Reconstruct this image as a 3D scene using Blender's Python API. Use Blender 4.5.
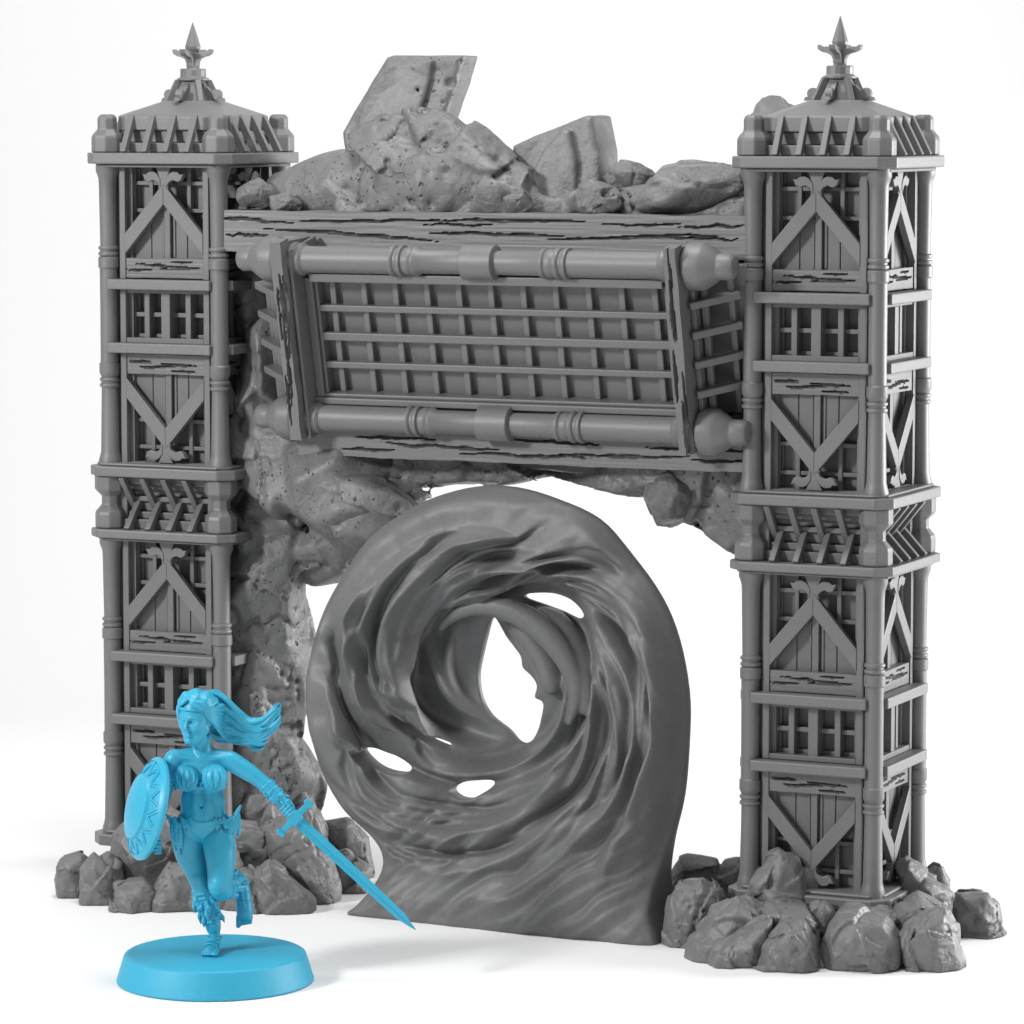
import bpy, bmesh, math, random
import numpy as np
from mathutils import Vector, Matrix

PI = math.pi
for o in list(bpy.data.objects):
    bpy.data.objects.remove(o)
SC = bpy.context.scene
COL = SC.collection

# ------------------------------------------------------------------ camera
CAM_POS = np.array([16.1915, -34.987, 7.802])
CAM_ROT = (1.4696, 0.0, 0.4317)
F_PX = 3963.5
cam = bpy.data.cameras.new('camera')
cam.sensor_width = 36.0
cam.lens = F_PX / 1024.0 * 36.0
cam.clip_start = 0.5
cam.clip_end = 300.0
cam_o = bpy.data.objects.new('camera', cam)
cam_o.location = CAM_POS
cam_o.rotation_euler = CAM_ROT
COL.objects.link(cam_o)
SC.camera = cam_o
_R = np.array(Matrix.Rotation(CAM_ROT[2], 3, 'Z') @ Matrix.Rotation(CAM_ROT[0], 3, 'X'))

def at(px, py, Y=None, z=None, X=None):
    """survey helper: where the sight line of a photo pixel meets a plane of the place"""
    d = _R @ np.array([(px - 512) / F_PX, (512 - py) / F_PX, -1.0])
    if Y is not None:
        t = (Y - CAM_POS[1]) / d[1]
    elif z is not None:
        t = (z - CAM_POS[2]) / d[2]
    else:
        t = (X - CAM_POS[0]) / d[0]
    return CAM_POS + d * t

# ------------------------------------------------------------------ materials
def new_mat(name, col, rough=0.5, spec=0.5):
    m = bpy.data.materials.new(name)
    m.use_nodes = True
    b = m.node_tree.nodes['Principled BSDF']
    b.inputs['Base Color'].default_value = (col[0], col[1], col[2], 1)
    b.inputs['Roughness'].default_value = rough
    b.inputs['Specular IOR Level'].default_value = spec
    return m

def resin(name, col, rough=0.5, grain=260.0, gstr=0.05, broad=0.0, pits=0.0, var=0.06, rock=0.0):
    m = new_mat(name, col, rough)
    nt = m.node_tree
    N, L = nt.nodes, nt.links
    b = N['Principled BSDF']
    tc = N.new('ShaderNodeTexCoord')
    # faint tone variation of the printed resin
    n1 = N.new('ShaderNodeTexNoise'); n1.inputs['Scale'].default_value = 55.0 if not broad else 18.0
    n1.inputs['Detail'].default_value = 6.0
    L.new(tc.outputs['Object'], n1.inputs['Vector'])
    mr = N.new('ShaderNodeMapRange')
    mr.inputs['From Min'].default_value = 0.3; mr.inputs['From Max'].default_value = 0.7
    mr.inputs['To Min'].default_value = 1.0 - var; mr.inputs['To Max'].default_value = 1.0 + var
    L.new(n1.outputs['Fac'], mr.inputs['Value'])
    mx = N.new('ShaderNodeMix'); mx.data_type = 'RGBA'; mx.blend_type = 'MULTIPLY'
    mx.inputs['Factor'].default_value = 1.0
    mx.inputs['A'].default_value = (col[0], col[1], col[2], 1)
    cmb = N.new('ShaderNodeCombineColor')
    for s in ('Red', 'Green', 'Blue'):
        L.new(mr.outputs['Result'], cmb.inputs[s])
    L.new(cmb.outputs['Color'], mx.inputs['B'])
    L.new(mx.outputs['Result'], b.inputs['Base Color'])
    prev = None
    def bump(height, strength, dist):
        nonlocal prev
        bm = N.new('ShaderNodeBump')
        bm.inputs['Strength'].default_value = strength
        bm.inputs['Distance'].default_value = dist
        L.new(height, bm.inputs['Height'])
        if prev is not None:
            L.new(prev, bm.inputs['Normal'])
        prev = bm.outputs['Normal']
    if broad:
        n2 = N.new('ShaderNodeTexNoise'); n2.inputs['Scale'].default_value = 5.0
        n2.inputs['Detail'].default_value = 8.0; n2.inputs['Roughness'].default_value = 0.6
        L.new(tc.outputs['Object'], n2.inputs['Vector'])
        bump(n2.outputs['Fac'], broad, 0.08)
    if rock:
        # rough flaking in patches
        n3 = N.new('ShaderNodeTexNoise'); n3.inputs['Scale'].default_value = 16.0
        n3.inputs['Detail'].default_value = 7.0; n3.inputs['Roughness'].default_value = 0.62
        n3.inputs['Distortion'].default_value = 0.6
        L.new(tc.outputs['Object'], n3.inputs['Vector'])
        nm = N.new('ShaderNodeTexNoise'); nm.inputs['Scale'].default_value = 2.2
        L.new(tc.outputs['Object'], nm.inputs['Vector'])
        mm = N.new('ShaderNodeMapRange'); mm.inputs['From Min'].default_value = 0.5
        mm.inputs['From Max'].default_value = 0.62
        L.new(nm.outputs['Fac'], mm.inputs['Value'])
        mu = N.new('ShaderNodeMath'); mu.operation = 'MULTIPLY'
        L.new(n3.outputs['Fac'], mu.inputs[0]); L.new(mm.outputs['Result'], mu.inputs[1])
        bump(mu.outputs['Value'], rock, 0.06)
    if pits:
        for sc_, thr, dd, cov in ((11.0, 0.30, 0.05, 0.30), (23.0, 0.34, 0.035, 0.55)):
            vo = N.new('ShaderNodeTexVoronoi'); vo.inputs['Scale'].default_value = sc_
            dn = N.new('ShaderNodeTexNoise'); dn.inputs['Scale'].default_value = sc_ * 1.3
            L.new(tc.outputs['Object'], dn.inputs['Vector'])
            wv = N.new('ShaderNodeMix'); wv.data_type = 'VECTOR'; wv.inputs['Factor'].default_value = 0.05
            L.new(tc.outputs['Object'], wv.inputs['A']); L.new(dn.outputs['Color'], wv.inputs['B'])
            L.new(wv.outputs['Result'], vo.inputs['Vector'])
            # pit radius differs from cell to cell, most cells hold none
            sep = N.new('ShaderNodeSeparateColor'); L.new(vo.outputs['Color'], sep.inputs['Color'])
            nm = N.new('ShaderNodeTexNoise'); nm.inputs['Scale'].default_value = 0.9; nm.inputs['Detail'].default_value = 1.0
            L.new(tc.outputs['Object'], nm.inputs['Vector'])
            zone = N.new('ShaderNodeMapRange'); zone.inputs['From Min'].default_value = 0.40; zone.inputs['From Max'].default_value = 0.52
            L.new(nm.outputs['Fac'], zone.inputs['Value'])
            sz_ = N.new('ShaderNodeMapRange'); sz_.inputs['From Min'].default_value = 1.0 - cov; sz_.inputs['From Max'].default_value = 1.0
            sz_.inputs['To Min'].default_value = 0.0; sz_.inputs['To Max'].default_value = thr
            L.new(sep.outputs['Red'], sz_.inputs['Value'])
            rad_ = N.new('ShaderNodeMath'); rad_.operation = 'MULTIPLY'
            L.new(sz_.outputs['Result'], rad_.inputs[0]); L.new(zone.outputs['Result'], rad_.inputs[1])
            df = N.new('ShaderNodeMath'); df.operation = 'SUBTRACT'
            L.new(vo.outputs['Distance'], df.inputs[0]); L.new(rad_.outputs['Value'], df.inputs[1])
            pm = N.new('ShaderNodeMapRange'); pm.interpolation_type = 'SMOOTHSTEP'
            pm.inputs['From Min'].default_value = -0.30; pm.inputs['From Max'].default_value = 0.02
            L.new(df.outputs['Value'], pm.inputs['Value'])
            bump(pm.outputs['Result'], pits, dd)
    ng = N.new('ShaderNodeTexNoise'); ng.inputs['Scale'].default_value = grain
    ng.inputs['Detail'].default_value = 2.0
    L.new(tc.outputs['Object'], ng.inputs['Vector'])
    bump(ng.outputs['Fac'], gstr, 0.01)
    L.new(prev, b.inputs['Normal'])
    return m

GREY = (0.14, 0.14, 0.14)
M_TIMBER = resin('grey_resin_timber', GREY, 0.42, grain=140, gstr=0.22)
M_PANEL = resin('grey_resin_panel', (0.13, 0.13, 0.13), 0.46, grain=150, gstr=0.2)
M_ROCK = resin('grey_resin_rock', GREY, 0.42, grain=110, gstr=0.25, broad=0.35, rock=0.55, pits=0.0, var=0.09)
M_PIT = resin('grey_resin_pitted_rock', GREY, 0.42, grain=110, gstr=0.25, broad=0.25, rock=0.5, pits=1.0, var=0.09)
M_SWIRL = resin('grey_resin_swirl', (0.13, 0.13, 0.13), 0.5, grain=120, gstr=0.16, broad=0.12, var=0.06)
M_BLUE = resin('blue_resin', (0.026, 0.345, 0.52), 0.42, grain=2.2, gstr=0.03, var=0.05)
M_BLUEB = resin('blue_resin_base', (0.026, 0.345, 0.52), 0.5, grain=130, gstr=0.25, var=0.05)
M_FLOOR = new_mat('white_sweep', (0.78, 0.78, 0.78), 0.75, 0.1)

# ------------------------------------------------------------------ object helpers
def tag(o, label=None, cat=None, group=None, kind=None):
    if label: o['label'] = label
    if cat: o['category'] = cat
    if group: o['group'] = group
    if kind: o['kind'] = kind
    return o

def empty(name, loc=(0, 0, 0), rot=(0, 0, 0)):
    o = bpy.data.objects.new(name, None)
    o.location = loc; o.rotation_euler = rot
    o.empty_display_size = 0.3
    COL.objects.link(o)
    return o

def link(name, me, mat, parent=None, loc=None, rot=None):
    o = bpy.data.objects.new(name, me)
    COL.objects.link(o)
    if mat is not None and not me.materials:
        me.materials.append(mat)
    if parent is not None: o.parent = parent
    if loc is not None: o.location = loc
    if rot is not None: o.rotation_euler = rot
    return o

def copy_tree(o, parent=None):
    c = o.copy(); COL.objects.link(c)
    if parent is not None: c.parent = parent
    for ch in list(o.children):
        copy_tree(ch, c)
    return c

def fast_mesh(name, v, quads, smooth=True):
    me = bpy.data.meshes.new(name)
    v = np.asarray(v, np.float32); q = np.asarray(quads, np.int32)
    me.vertices.add(len(v)); me.vertices.foreach_set('co', v.ravel())
    k = q.shape[1]
    me.loops.add(q.size); me.loops.foreach_set('vertex_index', q.ravel())
    me.polygons.add(len(q)); me.polygons.foreach_set('loop_start', np.arange(0, q.size, k, dtype=np.int32))
    me.update(calc_edges=True)
    if smooth:
        me.polygons.foreach_set('use_smooth', np.ones(len(q), bool))
    me.validate()
    return me

class MB:
    """collects shapes that become one mesh"""
    def __init__(self):
        self.v = []; self.f = []
    def add(self, vs, fs, M=None):
        b = len(self.v)
        for p in vs:
            p = Vector(p)
            if M is not None: p = M @ p
            self.v.append(p)
        for f in fs:
            self.f.append([i + b for i in f])
        return self
    def box(self, x0, x1, y0, y1, z0, z1, M=None):
        vs = [(x, y, z) for x in (x0, x1) for y in (y0, y1) for z in (z0, z1)]
        fs = [(0, 1, 3, 2), (4, 6, 7, 5), (0, 4, 5, 1), (2, 3, 7, 6), (0, 2, 6, 4), (1, 5, 7, 3)]
        return self.add(vs, fs, M)
    def prism(self, poly, a0, a1, fn):
        n = len(poly)
        vs = [fn(p[0], p[1], a0) for p in poly] + [fn(p[0], p[1], a1) for p in poly]
        fs = [list(range(n))[::-1], list(range(n, 2 * n))] + [(i, (i + 1) % n, n + (i + 1) % n, n + i) for i in range(n)]
        return self.add(vs, fs)
    def lathe(self, prof, n=16, phase=0.0, M=None, square=False):
        vs = []; fs = []
        k = len(prof)
        for r, z in prof:
            for i in range(n):
                a = phase + 2 * PI * i / n
                vs.append((r * math.cos(a), r * math.sin(a), z))
        for j in range(k - 1):
            for i in range(n):
                fs.append((j * n + i, j * n + (i + 1) % n, (j + 1) * n + (i + 1) % n, (j + 1) * n + i))
        fs.append(list(range(n))[::-1]); fs.append(list(range((k - 1) * n, k * n)))
        return self.add(vs, fs, M)
    def loft(self, rings):
        n = len(rings[0]); vs = [p for r in rings for p in r]; fs = []
        for j in range(len(rings) - 1):
            for i in range(n):
                fs.append((j * n + i, j * n + (i + 1) % n, (j + 1) * n + (i + 1) % n, (j + 1) * n + i))
        fs.append(list(range(n))[::-1]); fs.append(list(range((len(rings) - 1) * n, len(rings) * n)))
        return self.add(vs, fs)
    def bar(self, a, b, wx, wy, up=(0, 0, 1), M=None):
        a = Vector(a); b = Vector(b); d = (b - a).normalized()
        s = d.cross(Vector(up))
        if s.length < 1e-5: s = d.cross(Vector((1, 0, 0)))
        s.normalize(); t = s.cross(d)
        r = []
        for p in (a, b):
            r.append([p + s * wx + t * wy, p - s * wx + t * wy, p - s * wx - t * wy, p + s * wx - t * wy])
        vs = r[0] + r[1]
        fs = [(3, 2, 1, 0), (4, 5, 6, 7)] + [(i, (i + 1) % 4, 4 + (i + 1) % 4, 4 + i) for i in range(4)]
        return self.add(vs, fs, M)
    def tube(self, pts, rad, n=10):
        pts = [Vector(p) for p in pts]; rings = []
        up = Vector((0.3, 0.2, 1)).normalized()
        for i, p in enumerate(pts):
            d = (pts[min(i + 1, len(pts) - 1)] - pts[max(i - 1, 0)]).normalized()
            s = d.cross(up).normalized(); t = s.cross(d)
            r = rad[i] if hasattr(rad, '__len__') else rad
            rings.append([p + (s * math.cos(2 * PI * k / n) + t * math.sin(2 * PI * k / n)) * r for k in range(n)])
        return self.loft(rings)
    def mesh(self, name, smooth=None):
        me = bpy.data.meshes.new(name)
        me.from_pydata([tuple(p) for p in self.v], [], self.f)
        bm = bmesh.new(); bm.from_mesh(me)
        bmesh.ops.recalc_face_normals(bm, faces=bm.faces)
        bm.to_mesh(me); bm.free()
        if smooth is not None:
            me.polygons.foreach_set('use_smooth', [True] * len(me.polygons))
            me.set_sharp_from_angle(angle=math.radians(smooth))
        me.update()
        return me
    def build(self, name, mat, parent=None, bevel=0.0, smooth=None, loc=None, rot=None):
        o = link(name, self.mesh(name, smooth), mat, parent, loc, rot)
        if bevel: add_bevel(o, bevel)
        return o

def add_bevel(o, w, seg=2, ang=35):
    m = o.modifiers.new('bevel', 'BEVEL')
    m.width = w; m.segments = seg; m.limit_method = 'ANGLE'; m.angle_limit = math.radians(ang)
    m.harden_normals = False
    return o

# ------------------------------------------------------------------ noise + implicit surfaces
_rng = np.random.RandomState(7)
_LAT = _rng.rand(32, 32, 32).astype(np.float32)
def vnoise(x, y, z):
    xi = np.floor(x).astype(np.int32); yi = np.floor(y).astype(np.int32); zi = np.floor(z).astype(np.int32)
    fx = (x - xi).astype(np.float32); fy = (y - yi).astype(np.float32); fz = (z - zi).astype(np.float32)
    fx = fx * fx * (3 - 2 * fx); fy = fy * fy * (3 - 2 * fy); fz = fz * fz * (3 - 2 * fz)
    x0 = xi & 31; x1 = (xi + 1) & 31; y0 = yi & 31; y1 = (yi + 1) & 31; z0 = zi & 31; z1 = (zi + 1) & 31
    c00 = _LAT[x0, y0, z0] * (1 - fx) + _LAT[x1, y0, z0] * fx
    c10 = _LAT[x0, y1, z0] * (1 - fx) + _LAT[x1, y1, z0] * fx
    c01 = _LAT[x0, y0, z1] * (1 - fx) + _LAT[x1, y0, z1] * fx
    c11 = _LAT[x0, y1, z1] * (1 - fx) + _LAT[x1, y1, z1] * fx
    return (c00 * (1 - fy) + c10 * fy) * (1 - fz) + (c01 * (1 - fy) + c11 * fy) * fz * 1.0

def fbm(x, y, z, o=4):
    s = 0; a = 0.5
    for i in range(o):
        s = s + a * (vnoise(x * 2 ** i + 3.7 * i, y * 2 ** i + 9.1 * i, z * 2 ** i + 5.3 * i) - 0.5)
        a *= 0.5
    return s

def facet(P, seed, cells, tilt, lo=None, hi=None):
    """piecewise flat relief: every cell of a random split gets its own tilt, as chiselled stone does"""
    r = np.random.RandomState(seed)
    lo = P.min(0) if lo is None else np.array(lo); hi = P.max(0) if hi is None else np.array(hi)
    C = (lo + r.rand(cells, 3) * (hi - lo)).astype(np.float32)
    T = r.normal(size=(cells, 3)).astype(np.float32) * tilt
    H = (r.rand(cells) - .5).astype(np.float32) * tilt * float(np.mean(hi - lo)) / cells ** (1 / 3) * .5
    out = np.empty(len(P), np.float32)
    c2 = (C * C).sum(1)
    for i in range(0, len(P), 60000):
        p = P[i:i + 60000]
        k = np.argmin(c2[None, :] - 2 * p @ C.T, 1)
        out[i:i + 60000] = ((p - C[k]) * T[k]).sum(1) + H[k]
    return out

def smoothstep(a, b, x):
    t = np.clip((x - a) / (b - a), 0, 1)
    return t * t * (3 - 2 * t)

def smin(a, b, k):
    if k <= 0: return np.minimum(a, b)
    h = np.clip(k - np.abs(a - b), 0, None) / k
    return np.minimum(a, b) - h * h * k * 0.25
def smax(a, b, k):
    return -smin(-a, -b, k)

class Vol:
    def __init__(self, lo, hi, h, big=1e3):
        self.lo = np.array(lo, np.float32); self.h = h
        self.n = np.ceil((np.array(hi) - self.lo) / h).astype(int) + 1
        self.d = np.full(self.n, big, np.float32)
        self.ax = [self.lo[i] + h * np.arange(self.n[i], dtype=np.float32) for i in range(3)]
    def sub(self, lo, hi):
        s = []
        for i in range(3):
            a = int(max(0, math.floor((lo[i] - self.lo[i]) / self.h)))
            b = int(min(self.n[i], math.ceil((hi[i] - self.lo[i]) / self.h) + 1))
            s.append(slice(a, max(a, b)))
        return tuple(s)
    def grid(self, s):
        return (self.ax[0][s[0]][:, None, None], self.ax[1][s[1]][None, :, None], self.ax[2][s[2]][None, None, :])
    def comb(self, s, d, k, mode='u'):
        cur = self.d[s]
        if cur.size == 0: return
        if mode == 'u': self.d[s] = smin(cur, d, k)
        elif mode == 's': self.d[s] = smax(cur, -d, k)
        else: self.d[s] = smax(cur, d, k)
    def cone(self, a, b, ra, rb, k=2.0, mode='u', flat=None):
        a = np.array(a, np.float32); b = np.array(b, np.float32); R = max(ra, rb) + k + 2 * self.h
        s = self.sub(np.minimum(a, b) - R, np.maximum(a, b) + R)
        x, y, z = self.grid(s)
        ba = b - a; L = float(ba @ ba) + 1e-9
        t = np.clip(((x - a[0]) * ba[0] + (y - a[1]) * ba[1] + (z - a[2]) * ba[2]) / L, 0, 1)
        d = np.sqrt((x - a[0] - t * ba[0]) ** 2 + (y - a[1] - t * ba[1]) ** 2 + (z - a[2] - t * ba[2]) ** 2) - (ra + (rb - ra) * t)
        self.comb(s, d, k, mode)
    def chain(self, pts, k=2.0, sub=0):
        """pts: list of ((x,y,z), r)"""
        if sub:
            pts = spline(pts, sub)
        for (a, ra), (b, rb) in zip(pts[:-1], pts[1:]):
            self.cone(a, b, ra, rb, k)
    def ell(self, c, rad, k=2.0, rot=None, mode='u'):
        c = np.array(c, np.float32); rad = np.array(rad, np.float32)
        R = float(rad.max()) + k + 2 * self.h
        s = self.sub(c - R, c + R); x, y, z = self.grid(s)
        X, Y, Z = x - c[0], y - c[1], z - c[2]
        if rot is not None:
            Rm = np.array(rot, np.float32)      # columns = local axes
            q = [X * Rm[0, i] + Y * Rm[1, i] + Z * Rm[2, i] for i in range(3)]
        else:
            q = [X, Y, Z]
        k0 = np.sqrt((q[0] / rad[0]) ** 2 + (q[1] / rad[1]) ** 2 + (q[2] / rad[2]) ** 2)
        k1 = np.sqrt((q[0] / rad[0] ** 2) ** 2 + (q[1] / rad[1] ** 2) ** 2 + (q[2] / rad[2] ** 2) ** 2) + 1e-6
        self.comb(s, k0 * (k0 - 1) / k1, k, mode)
    def hull(self, c, rad, seed, planes=16, p=18, k=0.05, rot=None):
        """chiselled rock lump"""
        c = np.array(c, np.float32); rad = np.array(rad, np.float32)
        R = rad * 1.5 + k + 0.05
        Rm = float(np.max(R)) if rot is not None else R
        s = self.sub(c - Rm, c + Rm); x, y, z = self.grid(s)
        ns, ds = rock_planes(seed, planes)
        X, Y, Z = x - c[0], y - c[1], z - c[2]
        if rot is not None:
            A = np.array(rot, np.float32)
            X, Y, Z = [X * A[0, i] + Y * A[1, i] + Z * A[2, i] for i in range(3)]
        X, Y, Z = X / rad[0], Y / rad[1], Z / rad[2]
        g = 0
        for n, d in zip(ns, ds):
            g = g + np.clip((X * n[0] + Y * n[1] + Z * n[2]) / d, 0, None) ** p
        g = g ** (1.0 / p) - 1
        self.comb(s, g * float(np.min(rad)), k)
    def hullpts(self, pts, k=0.05, edge=0.03):
        """convex block through measured corner points"""
        bm = bmesh.new()
        for p in pts: bm.verts.new(tuple(float(c) for c in p))
        r = bmesh.ops.convex_hull(bm, input=bm.verts)
        bm.normal_update()
        fl = [(np.array(f.normal[:]), float(f.normal.dot(f.verts[0].co))) for f in bm.faces]
        cen = np.mean(np.array(pts, float), 0); bm.free()
        pts = np.array(pts, float)
        s = self.sub(pts.min(0) - k - .1, pts.max(0) + k + .1); x, y, z = self.grid(s)
        d = None
        for n, o in fl:
            if n @ cen - o > 0: n, o = -n, -o
            q = (x * n[0] + y * n[1] + z * n[2] - o).astype(np.float32)
            d = q if d is None else smax(d, q, edge)
        self.comb(s, d, k)
    def hit(self, px, py, y0=-1.25, y1=1.3):
        """where a sight line of the photo meets the block"""
        for i in range(260):
            p = at(px, py, Y=y0 + (y1 - y0) * i / 259)
            q = np.round((p - self.lo) / self.h).astype(int)
            if (q < 0).any() or (q >= np.array(self.d.shape)).any(): continue
            if self.d[q[0], q[1], q[2]] < 0: return p
        return None
    def mesh(self, name, xf=None, keep=None, smooth_it=0):
        v, q = surface_nets(self.d, self.lo, self.h)
        if xf is not None: v = xf(v)
        return fast_mesh(name, v, q)

def spline(pts, sub):
    P = np.array([p for p, r in pts], float); Rr = np.array([r for p, r in pts], float)
    Q = np.column_stack([P, Rr]); out = []
    n = len(Q)
    for i in range(n - 1):
        p0, p1, p2, p3 = Q[max(i - 1, 0)], Q[i], Q[i + 1], Q[min(i + 2, n - 1)]
        for j in range(sub):
            t = j / sub
            out.append(0.5 * ((2 * p1) + (-p0 + p2) * t + (2 * p0 - 5 * p1 + 4 * p2 - p3) * t * t + (-p0 + 3 * p1 - 3 * p2 + p3) * t ** 3))
    out.append(Q[-1])
    return [(o[:3], max(o[3], 0.05)) for o in out]

def rock_planes(seed, n):
    r = np.random.RandomState(seed)
    ns = []
    for i in range(n):                       # spread over the sphere, then jittered
        zz = 1 - 2 * (i + 0.5) / n; a = i * 2.39996 + seed
        v = np.array([math.sqrt(1 - zz * zz) * math.cos(a), math.sqrt(1 - zz * zz) * math.sin(a), zz])
        v = v + r.normal(size=3) * 0.28
        ns.append(v / np.linalg.norm(v))
    ds = 0.78 + r.rand(n) * 0.24
    return np.array(ns, np.float32), ds.astype(np.float32)

def surface_nets(d, lo, h):
    s = d < 0
    nx, ny, nz = d.shape
    c = np.zeros((nx - 1, ny - 1, nz - 1), np.int8)
    for i in (0, 1):
        for j in (0, 1):
            for k in (0, 1):
                c += s[i:nx - 1 + i, j:ny - 1 + j, k:nz - 1 + k]
    act = np.argwhere((c > 0) & (c < 8))
    idx = np.full(c.shape, -1, np.int32)
    idx[act[:, 0], act[:, 1], act[:, 2]] = np.arange(len(act))
    acc = np.zeros((len(act), 3), np.float32); cnt = np.zeros(len(act), np.float32)
    for ax in range(3):
        o1, o2 = [a for a in range(3) if a != ax]
        for u in (0, 1):
            for w in (0, 1):
                off = np.zeros(3, int); off[o1] = u; off[o2] = w
                p0 = act + off; p1 = p0.copy(); p1[:, ax] += 1
                d0 = d[p0[:, 0], p0[:, 1], p0[:, 2]]; d1 = d[p1[:, 0], p1[:, 1], p1[:, 2]]
                m = (d0 < 0) != (d1 < 0)
                t = np.where(m, d0 / np.where(m, d0 - d1, 1), 0)
                pt = np.tile(off.astype(np.float32), (len(act), 1)); pt[:, ax] += t
                acc += pt * m[:, None]; cnt += m
    v = (act + acc / np.maximum(cnt, 1)[:, None]) * h + lo
    quads = []
    for ax in range(3):
        o1, o2 = [(1, 2), (2, 0), (0, 1)][ax]
        sl0 = [slice(None)] * 3; sl1 = [slice(None)] * 3
        sl0[ax] = slice(0, -1); sl1[ax] = slice(1, None)
        a0 = s[tuple(sl0)]; a1 = s[tuple(sl1)]
        e = np.argwhere(a0 != a1)
        ok = (e[:, o1] > 0) & (e[:, o2] > 0) & (e[:, o1] < d.shape[o1] - 1) & (e[:, o2] < d.shape[o2] - 1)
        e = e[ok]
        def cell(du, dw):
            p = e.copy(); p[:, o1] -= du; p[:, o2] -= dw
            return idx[p[:, 0], p[:, 1], p[:, 2]]
        q = np.stack([cell(1, 1), cell(0, 1), cell(0, 0), cell(1, 0)], 1)
        inside0 = a0[e[:, 0], e[:, 1], e[:, 2]]
        q = np.where(inside0[:, None], q, q[:, ::-1])
        quads.append(q)
    quads = np.concatenate(quads)
    quads = quads[(quads >= 0).all(1)]
    return v.astype(np.float32), quads

def main_pieces(v, q, share=0.02):
    """drop the crumbs that surface extraction leaves beside the main body"""
    lab = np.arange(len(v))
    while True:
        old = lab.copy()
        m = lab[q].min(1)
        for c in range(4): np.minimum.at(lab, q[:, c], m)
        lab = lab[lab]
        if (lab == old).all(): break
    cnt = np.bincount(lab, minlength=len(v)); ok = cnt[lab] > share * len(v)
    q = q[ok[q[:, 0]]]
    used = np.zeros(len(v), bool); used[q.ravel()] = True
    new = np.cumsum(used) - 1
    return v[used], new[q]

def poly_sdf(pts, X, Y):
    """signed distance to a closed polygon, negative inside"""
    pts = np.array(pts, np.float32); n = len(pts)
    dd = np.full(X.shape, 1e9, np.float32); ins = np.zeros(X.shape, bool)
    for i in range(n):
        a = pts[i]; b = pts[(i + 1) % n]; e = b - a
        wx = X - a[0]; wy = Y - a[1]
        t = np.clip((wx * e[0] + wy * e[1]) / (e @ e + 1e-9), 0, 1)
        dd = np.minimum(dd, (wx - e[0] * t) ** 2 + (wy - e[1] * t) ** 2)
        cond = ((a[1] > Y) != (b[1] > Y))
        xc = a[0] + (Y - a[1]) / np.where(cond, (b[1] - a[1]) if abs(b[1] - a[1]) > 1e-9 else 1e-9, 1) * e[0]
        ins ^= cond & (X < xc)
    d = np.sqrt(dd)
    return np.where(ins, -d, d)

def crv(pts, sub=6):
    """closed smooth outline through points"""
    P = np.array(pts, float); n = len(P); out = []
    for i in range(n):
        p0, p1, p2, p3 = P[i - 1], P[i], P[(i + 1) % n], P[(i + 2) % n]
        for j in range(sub):
            t = j / sub
            out.append(0.5 * ((2 * p1) + (-p0 + p2) * t + (2 * p0 - 5 * p1 + 4 * p2 - p3) * t * t + (-p0 + 3 * p1 - 3 * p2 + p3) * t ** 3))
    return out
# ------------------------------------------------------------------ cracked boards
def board_mesh(mb, L, H, w0, w1, seed, cracks, fn, du=0.02, dv=0.011, depth=0.05, edge=0.012):
    """a plank whose outer face carries long split cracks; fn maps (u,v,w) to xyz"""
    nu = max(4, int(L / du)); nv = max(4, int(H / dv))
    u = np.linspace(-L / 2, L / 2, nu + 1); v = np.linspace(0, H, nv + 1)
    U, V = np.meshgrid(u, v, indexing='ij')
    D = np.zeros_like(U)
    for (uc, vc, a, t, slope) in cracks:
        s = (U - uc) / a
        wob = 0.35 * H * 0.25 * fbm(U * 3.1 / max(a, .2) + seed, U * 0 + vc * 17, U * 0 + seed * 1.7, 3) * 4 * 0.5
        line = vc + slope * (U - uc) + wob
        wid = t * np.clip(1 - s * s, 0, 1) * (0.75 + 1.2 * fbm(U * 9 + seed * 3, U * 0 + vc * 31, U * 0, 3))
        D = np.maximum(D, np.clip(1 - np.abs(V - line) / np.maximum(wid, 1e-4), 0, 1) ** 0.5 * (wid > 1e-3))
    W = w1 - D * depth
    grain = 0.0022 * (vnoise(U * 2 + seed, V * 60, U * 0) - .5)
    W = W + grain * (1 - D)
    # worn, slightly wavy long edges
    V2 = V.copy()
    V2[:, 0] += edge * np.clip(fbm(u * 6 + seed, u * 0, u * 0 + 2.2, 3), -.3, .6)
    V2[:, -1] -= edge * np.clip(fbm(u * 6 + seed, u * 0 + 7, u * 0 + 2.2, 3), -.3, .6)
    vs = [fn(U[i, j], V2[i, j], W[i, j]) for i in range(nu + 1) for j in range(nv + 1)]
    id_ = lambda i, j: i * (nv + 1) + j
    fs = [(id_(i, j), id_(i + 1, j), id_(i + 1, j + 1), id_(i, j + 1)) for i in range(nu) for j in range(nv)]
    ring = [id_(i, 0) for i in range(nu + 1)] + [id_(nu, j) for j in range(1, nv + 1)] + \
           [id_(i, nv) for i in range(nu - 1, -1, -1)] + [id_(0, j) for j in range(nv - 1, 0, -1)]
    b0 = len(vs)
    for r in ring:
        i, j = divmod(r, nv + 1)
        vs.append(fn(U[i, j], V2[i, j], w0))
    n = len(ring)
    for k in range(n):
        fs.append((ring[k], b0 + k, b0 + (k + 1) % n, ring[(k + 1) % n]))
    fs.append([b0 + k for k in range(n)])
    mb.add(vs, fs)

def rand_cracks(L, H, n, seed, amin, amax, t):
    r = random.Random(seed); out = []
    for i in range(n):
        out.append((r.uniform(-L / 2, L / 2), H * (0.15 + 0.7 * (i + r.random()) / n), r.uniform(amin, amax), t * r.uniform(0.7, 1.3), r.uniform(-0.02, 0.02)))
    return out

FACE = lambda u, v, w: (u, -w, v)

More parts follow.
